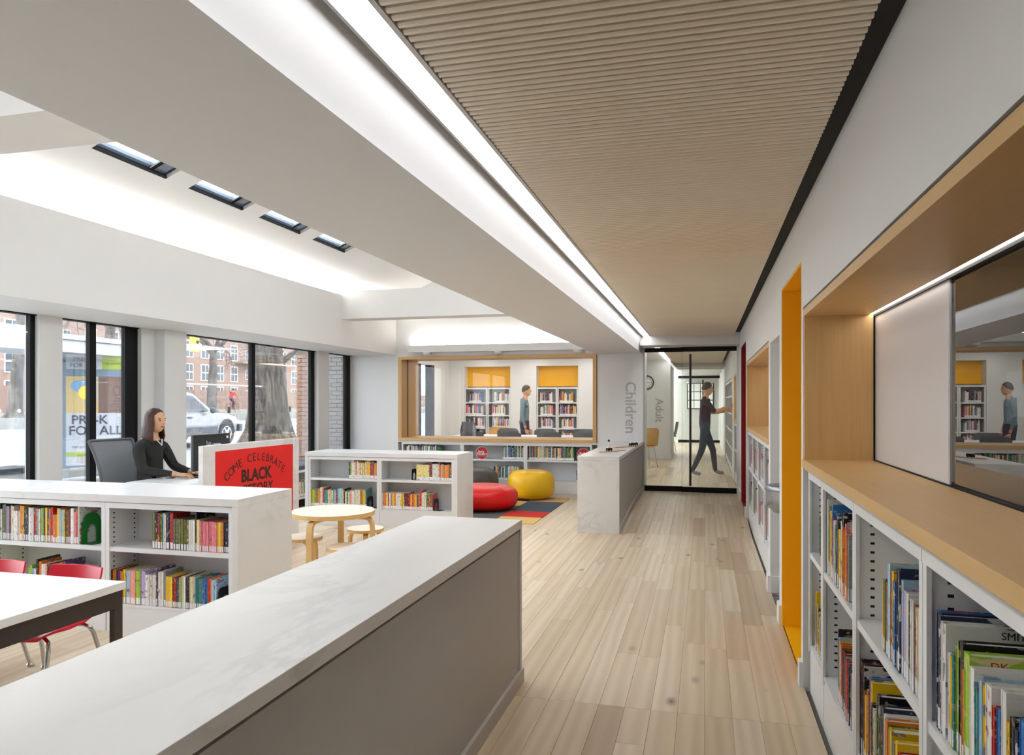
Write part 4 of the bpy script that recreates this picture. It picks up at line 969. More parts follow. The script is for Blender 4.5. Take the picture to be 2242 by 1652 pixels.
xe3 = row(u2[0], z2l, .022, mix(10, ['yellow', 'orange', 'pale yellow', 'white', 'grey', 'red'], .015, .024, .19, .205) + [(2, 'white', .02, .2), (2, 'yellow', .022, .195), (1, 'black', .022, .2), (2, 'dark red', .018, .2)] + mix(7, ['yellow', 'lime green', 'orange', 'red', 'cream', 'purple'], .014, .022, .18, .2) + [(1, 'red', .024, .235), (1, 'white', .018, .21), (2, 'cream', .02, .215)] + mix(4, ['red', 'green', 'white', 'orange'], .014, .02, .19, .21), None)
arch_bookend('black arched bookend on the lower shelf behind the round table, red pouf end', T(U2X1 - .044 - .954 + xe3 + .012, U2Y + .04, z2l, math.radians(78)), .95)
arch_bookend('black bookend on the upper shelf behind the round table', T(U2X1 - .044 - .954 + .405, U2Y + .05, z2u, math.radians(80)), .9)
# ---- right wall bays
def RBm(i): return T(WX + .02, RB[i][0], 0, -math.pi / 2)
def wR(u, i): return ('%s shelf, %s bay from yellow doorway' % (u, ['first', 'second', 'third', 'fourth'][i]), 'doorway end', False)
zr, zl = .729, .253
row(RBm(0), zl, .06, [(1, 'yellow', .022, .285, {'d': .22}), (2, 'grey', .014, .22), (1, 'yellow', .012, .235), (2, 'cream', .012, .225), (1, 'black', .012, .225), (3, 'yellow', .014, .215), (2, 'white', .016, .2), (2, 'blue', .018, .21), (2, 'green', .02, .2)], wR('lower', 0), y=.02)
o = thing('bookend', 'green metal bookend on the upper shelf next to the yellow doorway', 'bookend', (WX + .06, RB[0][0] - .1, zr), -math.pi / 2); box('plate', 0, .002, 0, .14, 0, .2, 'bookend_green', o, .0); box('foot', 0, .1, 0, .14, 0, .002, 'bookend_green', o)
row(RBm(1), zr, .07, [(1, 'white', .022, .335, {'d': .25, 'title': 'DK', 'tcol': 'ink_red', 'tsize': .022, 'tpos': (.22, .93)}), (1, 'olive', .02, .31, {'d': .25}), (1, 'yellow', .038, .29, {'d': .21}), (1, 'navy', .016, .27, {'d': .24}), (1, 'blue', .03, .325, {'d': .2, 'title': 'DK', 'tcol': 'ink_white', 'tsize': .02, 'tpos': (.7, .9)}), (1, 'red', .014, .27), (1, 'brown', .012, .265), (2, 'white', .014, .268), (2, 'green', .014, .25), (1, 'pale blue', .03, .29, {'d': .2}), (1, 'navy', .025, .285), (2, 'yellow', .026, .245), (1, 'cream', .018, .29), (1, 'black', .03, .325, {'d': .26}), (2, 'orange', .016, .27), (1, 'pink', .022, .29, {'d': .22}), (1, 'orange', .03, .26, {'d': .22}), (1, 'grey', .02, .25, {'d': .2})], wR('upper', 1), y=.012, dd=.18)
o = thing('bookend', 'green metal bookend closing the upper shelf, second bay from the yellow doorway', 'bookend', (WX + .055, RB[1][0] - .63, zr), -math.pi / 2); box('plate', 0, .002, 0, .15, 0, .24, 'bookend_green', o); box('foot', -.1, 0, 0, .15, 0, .002, 'bookend_green', o)
row(RBm(1), zl, .30, [(1, 'black', .016, .3, {'d': .23}), (1, 'pale blue', .02, .27, {'d': .22}), (1, 'yellow', .018, .26), (1, 'white', .014, .25), (1, 'red', .022, .262, {'d': .22}), (1, 'navy', .02, .24), (1, 'black', .018, .25), (1, 'dark red', .025, .245), (2, 'grey', .014, .24), (2, 'red', .02, .235), (3, 'navy', .02, .23), (2, 'white', .022, .22)], wR('lower', 1), y=.016)
row(RBm(2), zr, .34, [(1, 'yellow', .02, .215, {'lean': .04}), (1, 'olive', .02, .222), (1, 'lime green', .012, .215), (1, 'brown', .03, .215), (1, 'pale blue', .03, .285, {'d': .22}), (1, 'red', .016, .27), (1, 'yellow', .022, .272), (2, 'blue', .018, .25), (1, 'navy', .03, .292, {'d': .25, 'title': 'NATIONAL', 'tcol': 'ink_white', 'tsize': .015, 'tpos': (.6, .87)}), (1, 'pale blue', .024, .268, {'d': .24}), (1, 'lavender', .028, .245), (1, 'white', .03, .245), (1, 'black', .018, .23), (2, 'white', .022, .24), (1, 'dark red', .014, .235), (2, 'cream', .018, .235), (2, 'white', .02, .23)], wR('upper', 2), y=.014, dd=.19)
row(RBm(2), zl, .025, [(1, 'black', .02, .335, {'d': .26}), (1, 'dark red', .016, .33, {'d': .26}), (1, 'black', .03, .33, {'d': .27}), (1, 'brown', .02, .25), (1, 'yellow', .02, .24), (1, 'orange', .024, .27), (1, 'blue', .022, .322, {'d': .26}), (1, 'yellow', .03, .318, {'d': .27}), (1, 'navy', .018, .255), (2, 'cream', .018, .245), (1, 'lime green', .012, .29), (1, 'black', .034, .312, {'d': .27}), (1, 'olive', .022, .26), (1, 'navy', .032, .298, {'d': .27, 'title': 'DK', 'tcol': 'ink_white', 'tsize': .02, 'tpos': (.25, .9)}), (1, 'white', .022, .285, {'d': .27}), (1, 'orange', .028, .28, {'d': .26}), (1, 'green', .018, .27), (1, 'yellow', .04, .272, {'d': .27, 'title': 'NATIONAL', 'tcol': 'ink_white', 'tsize': .014, 'tpos': (.5, .84)}), (1, 'grey', .022, .25), (1, 'yellow', .026, .262, {'d': .26}), (2, 'red', .02, .24), (2, 'yellow', .024, .245), (3, 'green', .022, .24)], wR('lower', 2), y=.012, dd=.22)
row(RBm(3), zr, .05, [(1, 'blue', .014, .275, {'d': .27}), (1, 'navy', .03, .272, {'d': .27}), (1, 'white', .034, .262, {'d': .275, 'title': 'SMITHSON', 'tcol': 'ink_black', 'tsize': .024, 'tpos': (.62, .93)}), (1, 'blue', .012, .2), (1, 'white', .014, .205), (1, 'yellow', .013, .2), (1, 'teal', .012, .21), (1, 'lime green', .022, .24, {'d': .26}), (1, 'black', .03, .252, {'d': .27, 'title': 'THE', 'tcol': 'ink_white', 'tsize': .022, 'tpos': (.88, .88)}), (1, 'orange', .014, .2), (1, 'lime green', .034, .243, {'d': .275, 'title': 'DK', 'tcol': 'ink_red', 'tsize': .024, 'tpos': (.2, .92)}), (1, 'white', .026, .224, {'d': .27}), (1, 'teal', .016, .195), (1, 'pale blue', .016, .212), (1, 'yellow', .03, .21, {'d': .21}), (1, 'white', .03, .222, {'d': .24}), (1, 'red', .014, .19), (1, 'blue', .018, .192), (1, 'white', .024, .235, {'d': .27}), (1, 'yellow', .014, .185), (1, 'black', .022, .2), (1, 'navy', .02, .19), (1, 'blue', .026, .215, {'d': .25}), (1, 'yellow', .034, .205, {'d': .22}), (1, 'black', .026, .195), (1, 'brown', .03, .195, {'d': .22}), (2, 'red', .02, .18)], wR('upper', 3), y=.012, dd=.18)
# ---- everything smaller: one mass of books
rs = random.Random(4); label_books()
def sbooks(Mx, z, x0, x1, h0, h1, cols, d=.18, y=.03, label=True, t0=.012, t1=.026, lean=0):
    x = x0
    while x < x1:
        t = rs.uniform(t0, t1); h = rs.uniform(h0, h1); c = lin(*PAL[rs.choice(cols)]); X = Mx @ Matrix.Translation((x, y, z)) @ Matrix.Rotation(lean, 4, 'Y')
        st.box(0, t * .94, 0, d, 0, h - .004, 0, c, X); st.box(t * .08, t * .86, .01, d - .01, h - .004, h - .002, 0, lin(226, 222, 214), X)
        if label: st.box(-.0003, t * .94 + .0003, -.0008, .02, .004, .04, 0, lin(238, 240, 242), X)
        x += t
CB = ['white', 'cream', 'cream', 'blue', 'olive', 'brown', 'navy', 'green', 'dark red', 'grey', 'yellow', 'teal', 'pale blue', 'black']
for i in range(3):
    Mx = T(-5.06 + 1.102 * i, YB + .01); zu, zo = .549, .203
    if i == 0: sbooks(Mx, zu, .08, .62, .19, .215, ['white', 'grey', 'navy', 'cream', 'black', 'white']); sbooks(Mx, zo, .1, .9, .18, .22, CB)
    if i == 1: sbooks(Mx, zu, .70, 1.06, .19, .235, CB); sbooks(Mx, zo, .52, .96, .2, .24, ['blue', 'white', 'teal', 'lime green', 'cream', 'navy', 'black', 'orange'])
    if i == 2: sbooks(Mx, zu, .04, .80, .2, .245, CB); sbooks(Mx, zo, .84, 1.05, .19, .22, ['blue', 'white', 'teal'])
tag(box('bookend', -4.42, -4.36, YB + .04, YB + .2, .549, .74, 'bookend_green'), 'small green bookend on the top shelf under the timber-framed window', 'bookend')
for k in range(3): sbooks(T(-5.54, 8.93 + .92 * k, 0, math.pi / 2), .152, .05, .62, .2, .25, ['yellow', 'white', 'black', 'cream', 'teal', 'orange', 'grey'], lean=-.16 if k < 2 else 0)
for i, (y, w_) in enumerate(FB):
    Mx = T(WX + .02, y, 0, -math.pi / 2); C4 = ['white', 'white', 'pale blue', 'grey', 'cream', 'yellow', 'dark red', 'black', 'pink', 'blue', 'navy']
    sbooks(Mx, .709, .03, .22 + .1 * (i % 3), .2, .29, C4); sbooks(Mx, .253, .03, .4, .2, .3, C4)
for i in range(5):
    Mx = T(WX + .01, 14.6 + .92 * (i + 1) - .02, FZ, -math.pi / 2)
    for z in (.113, .479, .829, 1.179, 1.529): sbooks(Mx, z, .05, rs.uniform(.4, .8), .2, .27, ['black', 'grey', 'dark red', 'white', 'navy', 'cream', 'brown'], t0=.02, t1=.04)
for z in (.163, .579): sbooks(T(WX + .01, 13.57, FZ, -math.pi / 2), z, .2, .8, .2, .28, ['black', 'grey', 'dark red', 'white'])
CR = ['white', 'white', 'pale blue', 'blue', 'black', 'red', 'cream', 'yellow', 'grey', 'navy', 'dark red', 'pink']
for x0, x1 in ((-5.66, -4.5), (-3.86, -2.86)):
    w_ = (x1 - x0) / 2
    for k in range(2):
        for z in (.132, .479, .789, 1.089, 1.399): a = rs.uniform(.02, .2); sbooks(T(x0 + k * w_, AW + .01, FZ), z, a, rs.uniform(.36, w_ - .04), .19, .26, CR, t0=.014, t1=.03)
tag(st.build('books', 'book_cover_stuff'), 'rows of many small books filling the distant shelves', 'books', kind='stuff')
# ================================================================ people
def person(name, label, J, E, seg, loc, rz, head, hair, mats, hands, sc=1.0, face=True):
    """J: joint -> (x,y,z,r); faces +x; body is one skinned mesh with head, face and fingers joined in."""
    root = thing(name, label, 'person', loc, rz)
    names = list(J); idx = {k: i for i, k in enumerate(names)}
    me = bpy.data.meshes.new('skin'); me.from_pydata([J[k][:3] for k in names], [(idx[a], idx[b]) for a, b in E], [])
    o = bpy.data.objects.new('skin', me); COL.objects.link(o)
    md = o.modifiers.new('s', 'SKIN'); md.use_smooth_shade = True; o.modifiers.new('d', 'SUBSURF').levels = 1
    bpy.context.view_layer.update()
    for k in names:
        r = J[k][3]; r = r if isinstance(r, tuple) else (r, r); me.skin_vertices[0].data[idx[k]].radius = r
        me.skin_vertices[0].data[idx[k]].use_root = (k == 'pelvis')
    bpy.context.view_layer.update()
    ev = bpy.data.meshes.new_from_object(o.evaluated_get(bpy.context.evaluated_depsgraph_get())); bpy.data.objects.remove(o)
    mb = MB()
    vs = [v.co.copy() for v in ev.vertices]
    def pick(c):
        best = None
        for (a, b), mi in seg.items():
            A, B = Vector(J[a][:3]), Vector(J[b][:3]); ab = B - A; t_ = max(0, min(1, (c - A).dot(ab) / max(ab.length_squared, 1e-9))); d = (c - A - ab * t_).length
            if best is None or d < best[0]: best = (d, mi)
        return best[1]
    base = len(mb.v); mb.v += [tuple(v) for v in vs]
    for p in ev.polygons: mb.f.append(tuple(p.vertices)); mb.mi.append(pick(p.center)); mb.col.append(None)
    hx, hy, hz, hr = head                                  # head centre and half height
    mb.ball((hx, hy, hz), (hr * .80, hr * .66, hr), 20, 14, 0); mb.ball((hx + hr * .18, hy, hz - hr * .45), (hr * .55, hr * .52, hr * .55), 16, 10, 0)
    mb.add([(hx + hr * .74, hy - .012, hz - hr * .22), (hx + hr * .74, hy + .012, hz - hr * .22), (hx + hr * 1.0, hy, hz - hr * .24), (hx + hr * .78, hy, hz + hr * .08), (hx + hr * .7, hy, hz - hr * .3)], [(0, 2, 3), (1, 3, 2), (0, 4, 2), (1, 2, 4)], 0)
    for s_ in (-1, 1):
        mb.ball((hx + hr * .66, hy + s_ * hr * .28, hz + .002), (.008, .012, .006), 8, 6, 4); mb.ball((hx + hr * .705, hy + s_ * hr * .28, hz + .002), (.006, .006, .006), 8, 6, 4)
        mb.ball((hx + hr * .66, hy + s_ * hr * .28, hz + hr * .17), (.012, .022, .005), 8, 6, 4); mb.ball((hx - hr * .02, hy + s_ * hr * .66, hz - hr * .06), (.022, .009, .032), 10, 8, 0)
    mb.ball((hx + hr * .66, hy, hz - hr * .5), (.012, .026, .008), 10, 6, 5)
    for (wr, tip, side) in hands:
        W, Tp = Vector(wr), Vector(tip); d = (Tp - W).normalized(); s_ = Vector(side).normalized(); n = d.cross(s_).normalized(); L = (Tp - W).length
        mb.add([W + d * (.01 + .09 * q) + s_ * (a * (.026 + .012 * q)) + n * (b * .013) for q in (0, .5, 1) for a, b in ((-1, -1), (1, -1), (1, 1), (-1, 1))], [(i * 4 + k, i * 4 + (k + 1) % 4, i * 4 + 4 + (k + 1) % 4, i * 4 + 4 + k) for i in range(2) for k in range(4)] + [(3, 2, 1, 0), (8, 9, 10, 11)], 0)
        for k, fl_ in enumerate((.062, .075, .08, .07)):
            b0 = W + d * .09 + s_ * (.029 - .0195 * k); mb.tube([b0 - d * .02, b0 + d * fl_ * .45, b0 + d * fl_ * .8 - n * .012, b0 + d * fl_ - n * .028], [.0085, .0085, .0078, .006], 7, 0)
        b0 = W + d * .035 + s_ * .03; mb.tube([b0, b0 + s_ * .025 + d * .025, b0 + s_ * .035 + d * .055 - n * .008], [.011, .0095, .007], 7, 0)
    mb.build('body', mats + ['ink_white', 'hair_dark', 'ink_red'] if len(mats) == 3 else mats, root, True)
    hair(root, hx, hy, hz, hr); return root
def short_hair(mat):
    def f(root, hx, hy, hz, hr):
        mb = MB(); seg_, ring = 20, 8; vs = []
        for i in range(ring + 1):
            a = math.pi * .5 * (i / ring) * 1.12
            for k in range(seg_):
                th = 2 * math.pi * k / seg_; front = max(0, math.cos(th)); aa = a * (1 - .42 * front)
                vs.append((hx - hr * .03 + math.sin(aa) * math.cos(th) * hr * .86, hy + math.sin(aa) * math.sin(th) * hr * .73, hz + math.cos(aa) * hr * 1.07))
        fs = [(i * seg_ + k, i * seg_ + (k + 1) % seg_, (i + 1) * seg_ + (k + 1) % seg_, (i + 1) * seg_ + k) for i in range(ring) for k in range(seg_)]
        mb.add(vs, fs).build('hair', mat, root, True)
    return f
def long_hair(mat):
    def f(root, hx, hy, hz, hr):
        mb = MB(); seg_ = 24; vs = []; lv = [(0.02, 1.1), (.45, 1.0), (.72, .78), (.86, .45), (.9, .1), (.92, -.3), (.98, -.8), (1.02, -1.3), (.95, -1.75), (.7, -2.05)]
        for q, z_ in lv:
            for k in range(seg_):
                th = math.pi * .30 + (2 * math.pi - math.pi * .60) * k / (seg_ - 1) if z_ < .55 else 2 * math.pi * (k + .5) / seg_
                wob = 1 + .05 * math.sin(k * 2.3 + z_ * 4)
                vs.append((hx - hr * .08 + math.cos(th) * q * hr * .92 * wob - (.1 * hr if z_ < -.5 else 0), hy + math.sin(th) * q * hr * .86 * wob, hz + z_ * hr))
        fs = [(i * seg_ + k, i * seg_ + k + 1, (i + 1) * seg_ + k + 1, (i + 1) * seg_ + k) for i in range(len(lv) - 1) for k in range(seg_ - 1)] + [(i * seg_ + seg_ - 1, i * seg_, i * seg_ + seg_, i * seg_ + 2 * seg_ - 1) for i in range(2)]
        o = mb.add(vs, fs).build('hair', mat, root, True); sm = o.modifiers.new('t', 'SOLIDIFY'); sm.thickness = .012
    return f
# seated person at the desk, facing +x
J = {'pelvis': (-.02, 0, .56, .13), 'waist': (.0, 0, .74, .125), 'chest': (.01, 0, .93, .135), 'upper': (.0, 0, 1.06, .105), 'neckb': (.01, 0, 1.14, .062), 'neck': (.03, 0, 1.20, .05), 'headc': (.045, 0, 1.28, .06)}
E = [('pelvis', 'waist'), ('waist', 'chest'), ('chest', 'upper'), ('upper', 'neckb'), ('neckb', 'neck'), ('neck', 'headc')]
seg = {('pelvis', 'waist'): 1, ('waist', 'chest'): 1, ('chest', 'upper'): 1, ('upper', 'neckb'): 1, ('neckb', 'neck'): 0, ('neck', 'headc'): 0}
for s_, S in ((-1, 'R'), (1, 'L')):
    J['sh' + S] = (.0, s_ * .175, 1.065, .068); J['el' + S] = (.10, s_ * .23, .84, .052); J['wr' + S] = (.36, s_ * .13, .80, .033); J['ha' + S] = (.41, s_ * .115, .80, .026)
    J['hip' + S] = (.06, s_ * .1, .54, .1); J['kn' + S] = (.44, s_ * .11, .55, .068); J['an' + S] = (.42, s_ * .1, .10, .045); J['toe' + S] = (.56, s_ * .1, .045, .036)
    E += [('upper', 'sh' + S), ('sh' + S, 'el' + S), ('el' + S, 'wr' + S), ('wr' + S, 'ha' + S), ('pelvis', 'hip' + S), ('hip' + S, 'kn' + S), ('kn' + S, 'an' + S), ('an' + S, 'toe' + S)]
    seg.update({('upper', 'sh' + S): 1, ('sh' + S, 'el' + S): 1, ('el' + S, 'wr' + S): 1, ('wr' + S, 'ha' + S): 0, ('pelvis', 'hip' + S): 2, ('hip' + S, 'kn' + S): 2, ('kn' + S, 'an' + S): 2, ('an' + S, 'toe' + S): 2})
W = person('person', 'person in a black sweater with brown hair, typing at the reception desk', J, E, seg, (-5.36, 6.14, 0), math.radians(2), (.06, 0, 1.315, .118), long_hair('hair_brown'), ['skin', 'sweater_black', 'jeans_blue'], [((.40, s_ * .118, .80), (.58, s_ * .09, .785), (0, -s_, 0)) for s_ in (-1, 1)])
lan = MB().tube([(.105, -.04, 1.13), (.135, 0, 1.07), (.105, .04, 1.13)], .006, 6).build('collar_pin', 'ink_white', W)
# standing people: walking pose facing +x
def standing(name, label, loc, rz, mats, hair, stride, arm, sc=1.0, z0=FZ):
    J = {'pelvis': (0, 0, .94, (.125, .125)), 'waist': (.0, 0, 1.08, .115), 'chest': (.01, 0, 1.27, .13), 'upper': (.0, 0, 1.40, .1), 'neckb': (.01, 0, 1.48, .06), 'neck': (.025, 0, 1.53, .052), 'headc': (.04, 0, 1.61, .06)}
    E = [('pelvis', 'waist'), ('waist', 'chest'), ('chest', 'upper'), ('upper', 'neckb'), ('neckb', 'neck'), ('neck', 'headc')]
    seg = {('pelvis', 'waist'): 1, ('waist', 'chest'): 1, ('chest', 'upper'): 1, ('upper', 'neckb'): 1, ('neckb', 'neck'): 0, ('neck', 'headc'): 0}
    hands = []
    for s_, S in ((-1, 'R'), (1, 'L')):
        f = stride * s_
        J['sh' + S] = (.0, s_ * .18, 1.405, .066)
        el, wr, ha = arm[S]
        J['el' + S] = (*el, .045); J['wr' + S] = (*wr, .031); J['ha' + S] = (*ha, .026)
        J['hip' + S] = (.0, s_ * .09, .90, .098); J['kn' + S] = (f * .5 + .05, s_ * .095, .50, .066); J['an' + S] = (f - .02, s_ * .095, .085, .044); J['toe' + S] = (f + .15, s_ * .1, .04, .036)
        E += [('upper', 'sh' + S), ('sh' + S, 'el' + S), ('el' + S, 'wr' + S), ('wr' + S, 'ha' + S), ('pelvis', 'hip' + S), ('hip' + S, 'kn' + S), ('kn' + S, 'an' + S), ('an' + S, 'toe' + S)]
        seg.update({('upper', 'sh' + S): 1, ('sh' + S, 'el' + S): 1, ('el' + S, 'wr' + S): 0 if arm.get('bare') else 1, ('wr' + S, 'ha' + S): 0, ('pelvis', 'hip' + S): 2, ('hip' + S, 'kn' + S): 2, ('kn' + S, 'an' + S): 2, ('an' + S, 'toe' + S): 6})
        dv = (Vector(ha) - Vector(wr)).normalized(); hands.append((ha, tuple(Vector(ha) + dv * .17), (0, 0, 1) if abs(dv.z) < .7 else (1, 0, 0)))
    return person(name, label, J, E, seg, (loc[0], loc[1], z0), rz, (.05, 0, 1.655, .122), hair, mats + ['ink_white', 'hair_dark', 'ink_red', 'shoe_grey'], hands)
down = lambda s_: ((-.02, s_ * .23, 1.13), (.05, s_ * .24, .88), (.07, s_ * .24, .82))
standing('person', 'person in dark shirt and jeans walking behind the glass door, arm reaching to the shelves', (.0, 14.35), math.radians(8), ['skin', 'shirt_plum', 'jeans_blue'], short_hair('hair_dark'), .23, {'R': ((.16, -.22, 1.22), (.38, -.2, 1.30), (.44, -.19, 1.32)), 'L': ((.14, .23, 1.2), (.36, .18, 1.22), (.42, .16, 1.23)), 'bare': True})
standing('person', 'person in pale blue jacket standing among the reading room bookcases', (-3.86, 15.7), math.radians(5), ['skin', 'jacket_teal', 'jeans_blue'], short_hair('hair_dark'), .05, {'R': down(-1), 'L': down(1)})
# ================================================================ the street outside
def gz(x):       # ground level outside, rising gently to the far side
    pts = [(-6.1, -.05), (-9, .0), (-13, .06), (-22, .22), (-30, .55), (-50, 1.2), (-80, 1.4)]
    for (a, za), (b, zb) in zip(pts, pts[1:]):
        if x >= b: return za + (zb - za) * (a - x) / (a - b)
    return pts[-1][1]
def strip(name, x0, x1, y0, y1, mat, dz=0):
    m = MB(); n = 8; xs = [x0 + (x1 - x0) * i / n for i in range(n + 1)]
    for a, b in zip(xs, xs[1:]): m.add([(a, y0, gz(a) + dz), (b, y0, gz(b) + dz), (b, y1, gz(b) + dz), (a, y1, gz(a) + dz), (a, y0, gz(a) + dz - .2), (b, y0, gz(b) + dz - .2), (b, y1, gz(b) + dz - .2), (a, y1, gz(a) + dz - .2)], [(0, 1, 2, 3), (0, 1, 5, 4), (2, 3, 7, 6), (4, 5, 6, 7), (0, 3, 7, 4), (1, 2, 6, 5)])
    return struct(name, m, mat)
strip('sidewalk', -6.16, -12.2, -6, 60, 'sidewalk', .03); strip('road', -12.2, -27, -6, 110, 'asphalt'); strip('verge', -27, -60, -6, 130, 'gravel', .02)
for x in (-17.6, -22.4):
    for k in range(2, 10): tag(box('lane_marking', x - .07, x + .07, 2 + k * 6, 5 + k * 6, gz(x), gz(x) + .006, 'road_paint'), 'white painted lane dash on the street', 'road marking', 'lane dashes')
# median kerb wall, low brick wall and posts on the far side
sbox('kerb_wall', -27.3, -26.9, -6, 110, gz(-27) - .1, gz(-27) + .42, 'concrete')
sbox('garden_wall', -40.4, -40, 20, 110, .8, 2.5, 'far_brick')
for k in range(24):
    tag(box('bollard', -28.6, -28.48, 14 + k * 2.3, 14.12 + k * 2.3, gz(-28.5), gz(-28.5) + .72, 'black_metal'), 'short dark post along the far verge', 'post', 'dark posts along the far verge')
# brick apartment house
ab = thing('apartment_house', 'pink brick apartment house across the street with white sash windows', 'building', (-50, 60, 0))
box('wall', -8, 0, -28, 40, 0, 15, 'far_brick', ab)
fm = MB(); fm.box(0, .06, -.62, .62, -.85, .85); FR = fm.mesh('window', 'window_frame_white'); PN = MB().box(.06, .08, -.52, .52, .06, .76).box(.06, .08, -.52, .52, -.76, -.06).mesh('pane', 'car_glass'); BAR = MB().box(.08, .1, -.03, .03, -.76, .76).mesh('glazing_bar', 'window_frame_white')
for r_, z in enumerate((2.3, 4.55, 6.85, 9.1, 11.4)):
    for c_ in range(26):
        y = -26.5 + c_ * 2.42
        if (c_ * 7 + 3) % 5 == 0: sc = (1, .55, .6)
        else: sc = (1, 1, 1)
        f_ = inst('window', FR, ab, (.0, y, z), sc=sc); inst('pane', PN, f_); inst('glazing_bar', BAR, f_)
for y in (-20, -1, 11.5): box('canopy', 0, 1.1, y - 1.6, y + 1.6, 5.75, 5.95, 'concrete', ab)
# trees
def branch(mb, p, d, r, L, depth, rng, seg_=7):
    pts = [p]; rs_ = [r]; q = p.copy(); dd = d.copy(); n = 4
    for i in range(n):
        dd = (dd + Vector((rng.gauss(0, .16), rng.gauss(0, .16), rng.gauss(.03, .10)))).normalized(); q = q + dd * (L / n); pts.append(q.copy()); rs_.append(r * (1 - .45 * (i + 1) / n))
        if depth > 0 and i >= 1:
            for _ in range(2 if depth > 1 else 3):
                a = dd.orthogonal().normalized(); a.rotate(Matrix.Rotation(rng.uniform(0, 6.28), 3, dd)); nd = (dd * rng.uniform(.35, .8) + a).normalized()
                branch(mb, q.copy(), nd, rs_[-1] * rng.uniform(.4, .65), L * rng.uniform(.5, .78), depth - 1, rng, 5)
    mb.tube(pts, rs_, seg_, 0, False)
def bare_tree(label, x, y, h, r, seed, depth=3, lean=(0, 0), group=None, mat='bark_pale', z=None):
    rng = random.Random(seed); z = gz(x) if z is None else z; t_ = thing('tree', label, 'tree', (x, y, z), 0, group); mb = MB()
    pts = [Vector((lean[0] * u, lean[1] * u, h * u)) for u in (0, .03, .1, .3, .6, 1)]; rr = [r * 2.0, r * 1.5, r * 1.15, r, r * .9, r * .75]
    MB().tube(pts, rr, 12).build('trunk', mat, t_, True)
    for k in range(5):
        a = k * 1.257 + rng.uniform(0, 1); branch(mb, pts[-1] - Vector((0, 0, .25 * (k % 3))), Vector((math.cos(a), math.sin(a), .75)).normalized(), r * .5, h * .75, depth, rng)
    tag(mb.build('branches', mat, t_, True), kind='stuff')
bare_tree('bare street tree on the far verge seen through the first window', -34, 29.5, 5.6, .30, 3, 3, (.3, .2))
bare_tree('bare tree with mottled pale bark across the street', -34, 44.9, 4.6, .33, 8, 3, (-.4, .8))
bare_tree('bare tree by the apartment house beyond the bus shelter', -34.5, 35.6, 5.4, .34, 12, 3, (.2, .5))
bare_tree('slender bare tree across the street beside the big trunk', -34, 54.1, 4.4, .28, 17, 3)
bare_tree('bare tree further along the far verge', -33, 66.0, 5.2, .28, 19, 3)
# large near trunk
bt_ = thing('tree', 'massive rough-barked tree trunk with flaring roots close to the window', 'tree', (-9.25, 14.25, gz(-9.25)))
mb = MB(); lv = [(0, 1.55), (.12, 1.2), (.3, .9), (.55, .66), (.9, .50), (1.4, .42), (2.2, .37), (3.4, .33), (5, .30)]; n_ = 40; vs = []
for z, r in lv:
    for k in range(n_):
        a = 2 * math.pi * k / n_; fl_ = max(0, (1.0 - z)) ; rr = r * (1 + .30 * fl_ * math.cos(5 * a + .6) + .035 * math.sin(11 * a + z * 2) + .025 * math.sin(17 * a - z * 3))
        vs.append((rr * math.cos(a) - .055 * z, rr * math.sin(a), z))
fs = [(i * n_ + k, i * n_ + (k + 1) % n_, (i + 1) * n_ + (k + 1) % n_, (i + 1) * n_ + k) for i in range(len(lv) - 1) for k in range(n_)]
mb.add(vs, fs).build('trunk', 'bark', bt_, True)
mb = MB(); rng = random.Random(31)
for k in range(5): a = k * 1.25; branch(mb, Vector((-.27, 0, 4.8)), Vector((math.cos(a), math.sin(a), .7)).normalized(), .16, 3.5, 2, rng)
tag(mb.build('branches', 'bark', bt_, True), kind='stuff')
# brick wing of the library outside the last window
bwm = MB().box(-7.44, -6.05, 12.32, 12.49, -.1, 3.4); bw = struct('wall_brick_wing', bwm, 'mortar')
bh, bl, gp = .066, .2, .011; BP = MB().box(0, bl, 0, .04, 0, bh).mesh('brick', 'brick_pink'); BG = MB().box(0, bl, 0, .04, 0, bh).mesh('brick', 'brick_pane_tint'); HP = MB().box(0, bl / 2 - gp / 2, 0, .04, 0, bh).mesh('brick', 'brick_pink'); HG = MB().box(0, bl / 2 - gp / 2, 0, .04, 0, bh).mesh('brick', 'brick_pane_tint')
for r_ in range(31):
    z = .02 + r_ * (bh + gp); x = -7.45; half = r_ % 2
    if half: inst('brick', HP, bw, (x, 12.30, z)); x += bl / 2 + gp / 2
    while x + bl < -6.04:
        inst('brick', BP if x < -6.95 else BG, bw, (x, 12.30 + random.uniform(-.004, .004), z)); x += bl + gp
    if x + bl / 2 < -6.03: inst('brick', HG, bw, (x, 12.30, z))
# ---- parked off-road car, front towards +Y
sv = thing('car', 'silver off-road car parked at the kerb beyond the tree', 'car', (-16.0, 19.2, gz(-16.0)))
sec = [(-2.3, .55, 1.0, .86), (-2.2, .42, 1.05, .92), (-1.2, .34, 1.08, .94), (0, .34, 1.08, .95), (.85, .34, 1.07, .95), (1.2, .36, 1.05, .94), (1.75, .40, 1.0, .92), (2.1, .44, .92, .88), (2.28, .50, .82, .78)]
mb = MB(); vs = []
for y, z0, z1, hw in sec: vs += [(-hw * .95, y, z0), (-hw, y, z0 + .2), (-hw, y, z1 - .22), (-hw * .94, y, z1 - .04), (-hw * .8, y, z1), (hw * .8, y, z1), (hw * .94, y, z1 - .04), (hw, y, z1 - .22), (hw, y, z0 + .2), (hw * .95, y, z0)]
k = 10; fs = [(i * k + j, i * k + (j + 1) % k, (i + 1) * k + (j + 1) % k, (i + 1) * k + j) for i in range(len(sec) - 1) for j in range(k)] + [tuple(range(k)), tuple(range(len(vs) - 1, len(vs) - k - 1, -1))]
mb.add(vs, fs).build('body', 'car_silver', sv, True)
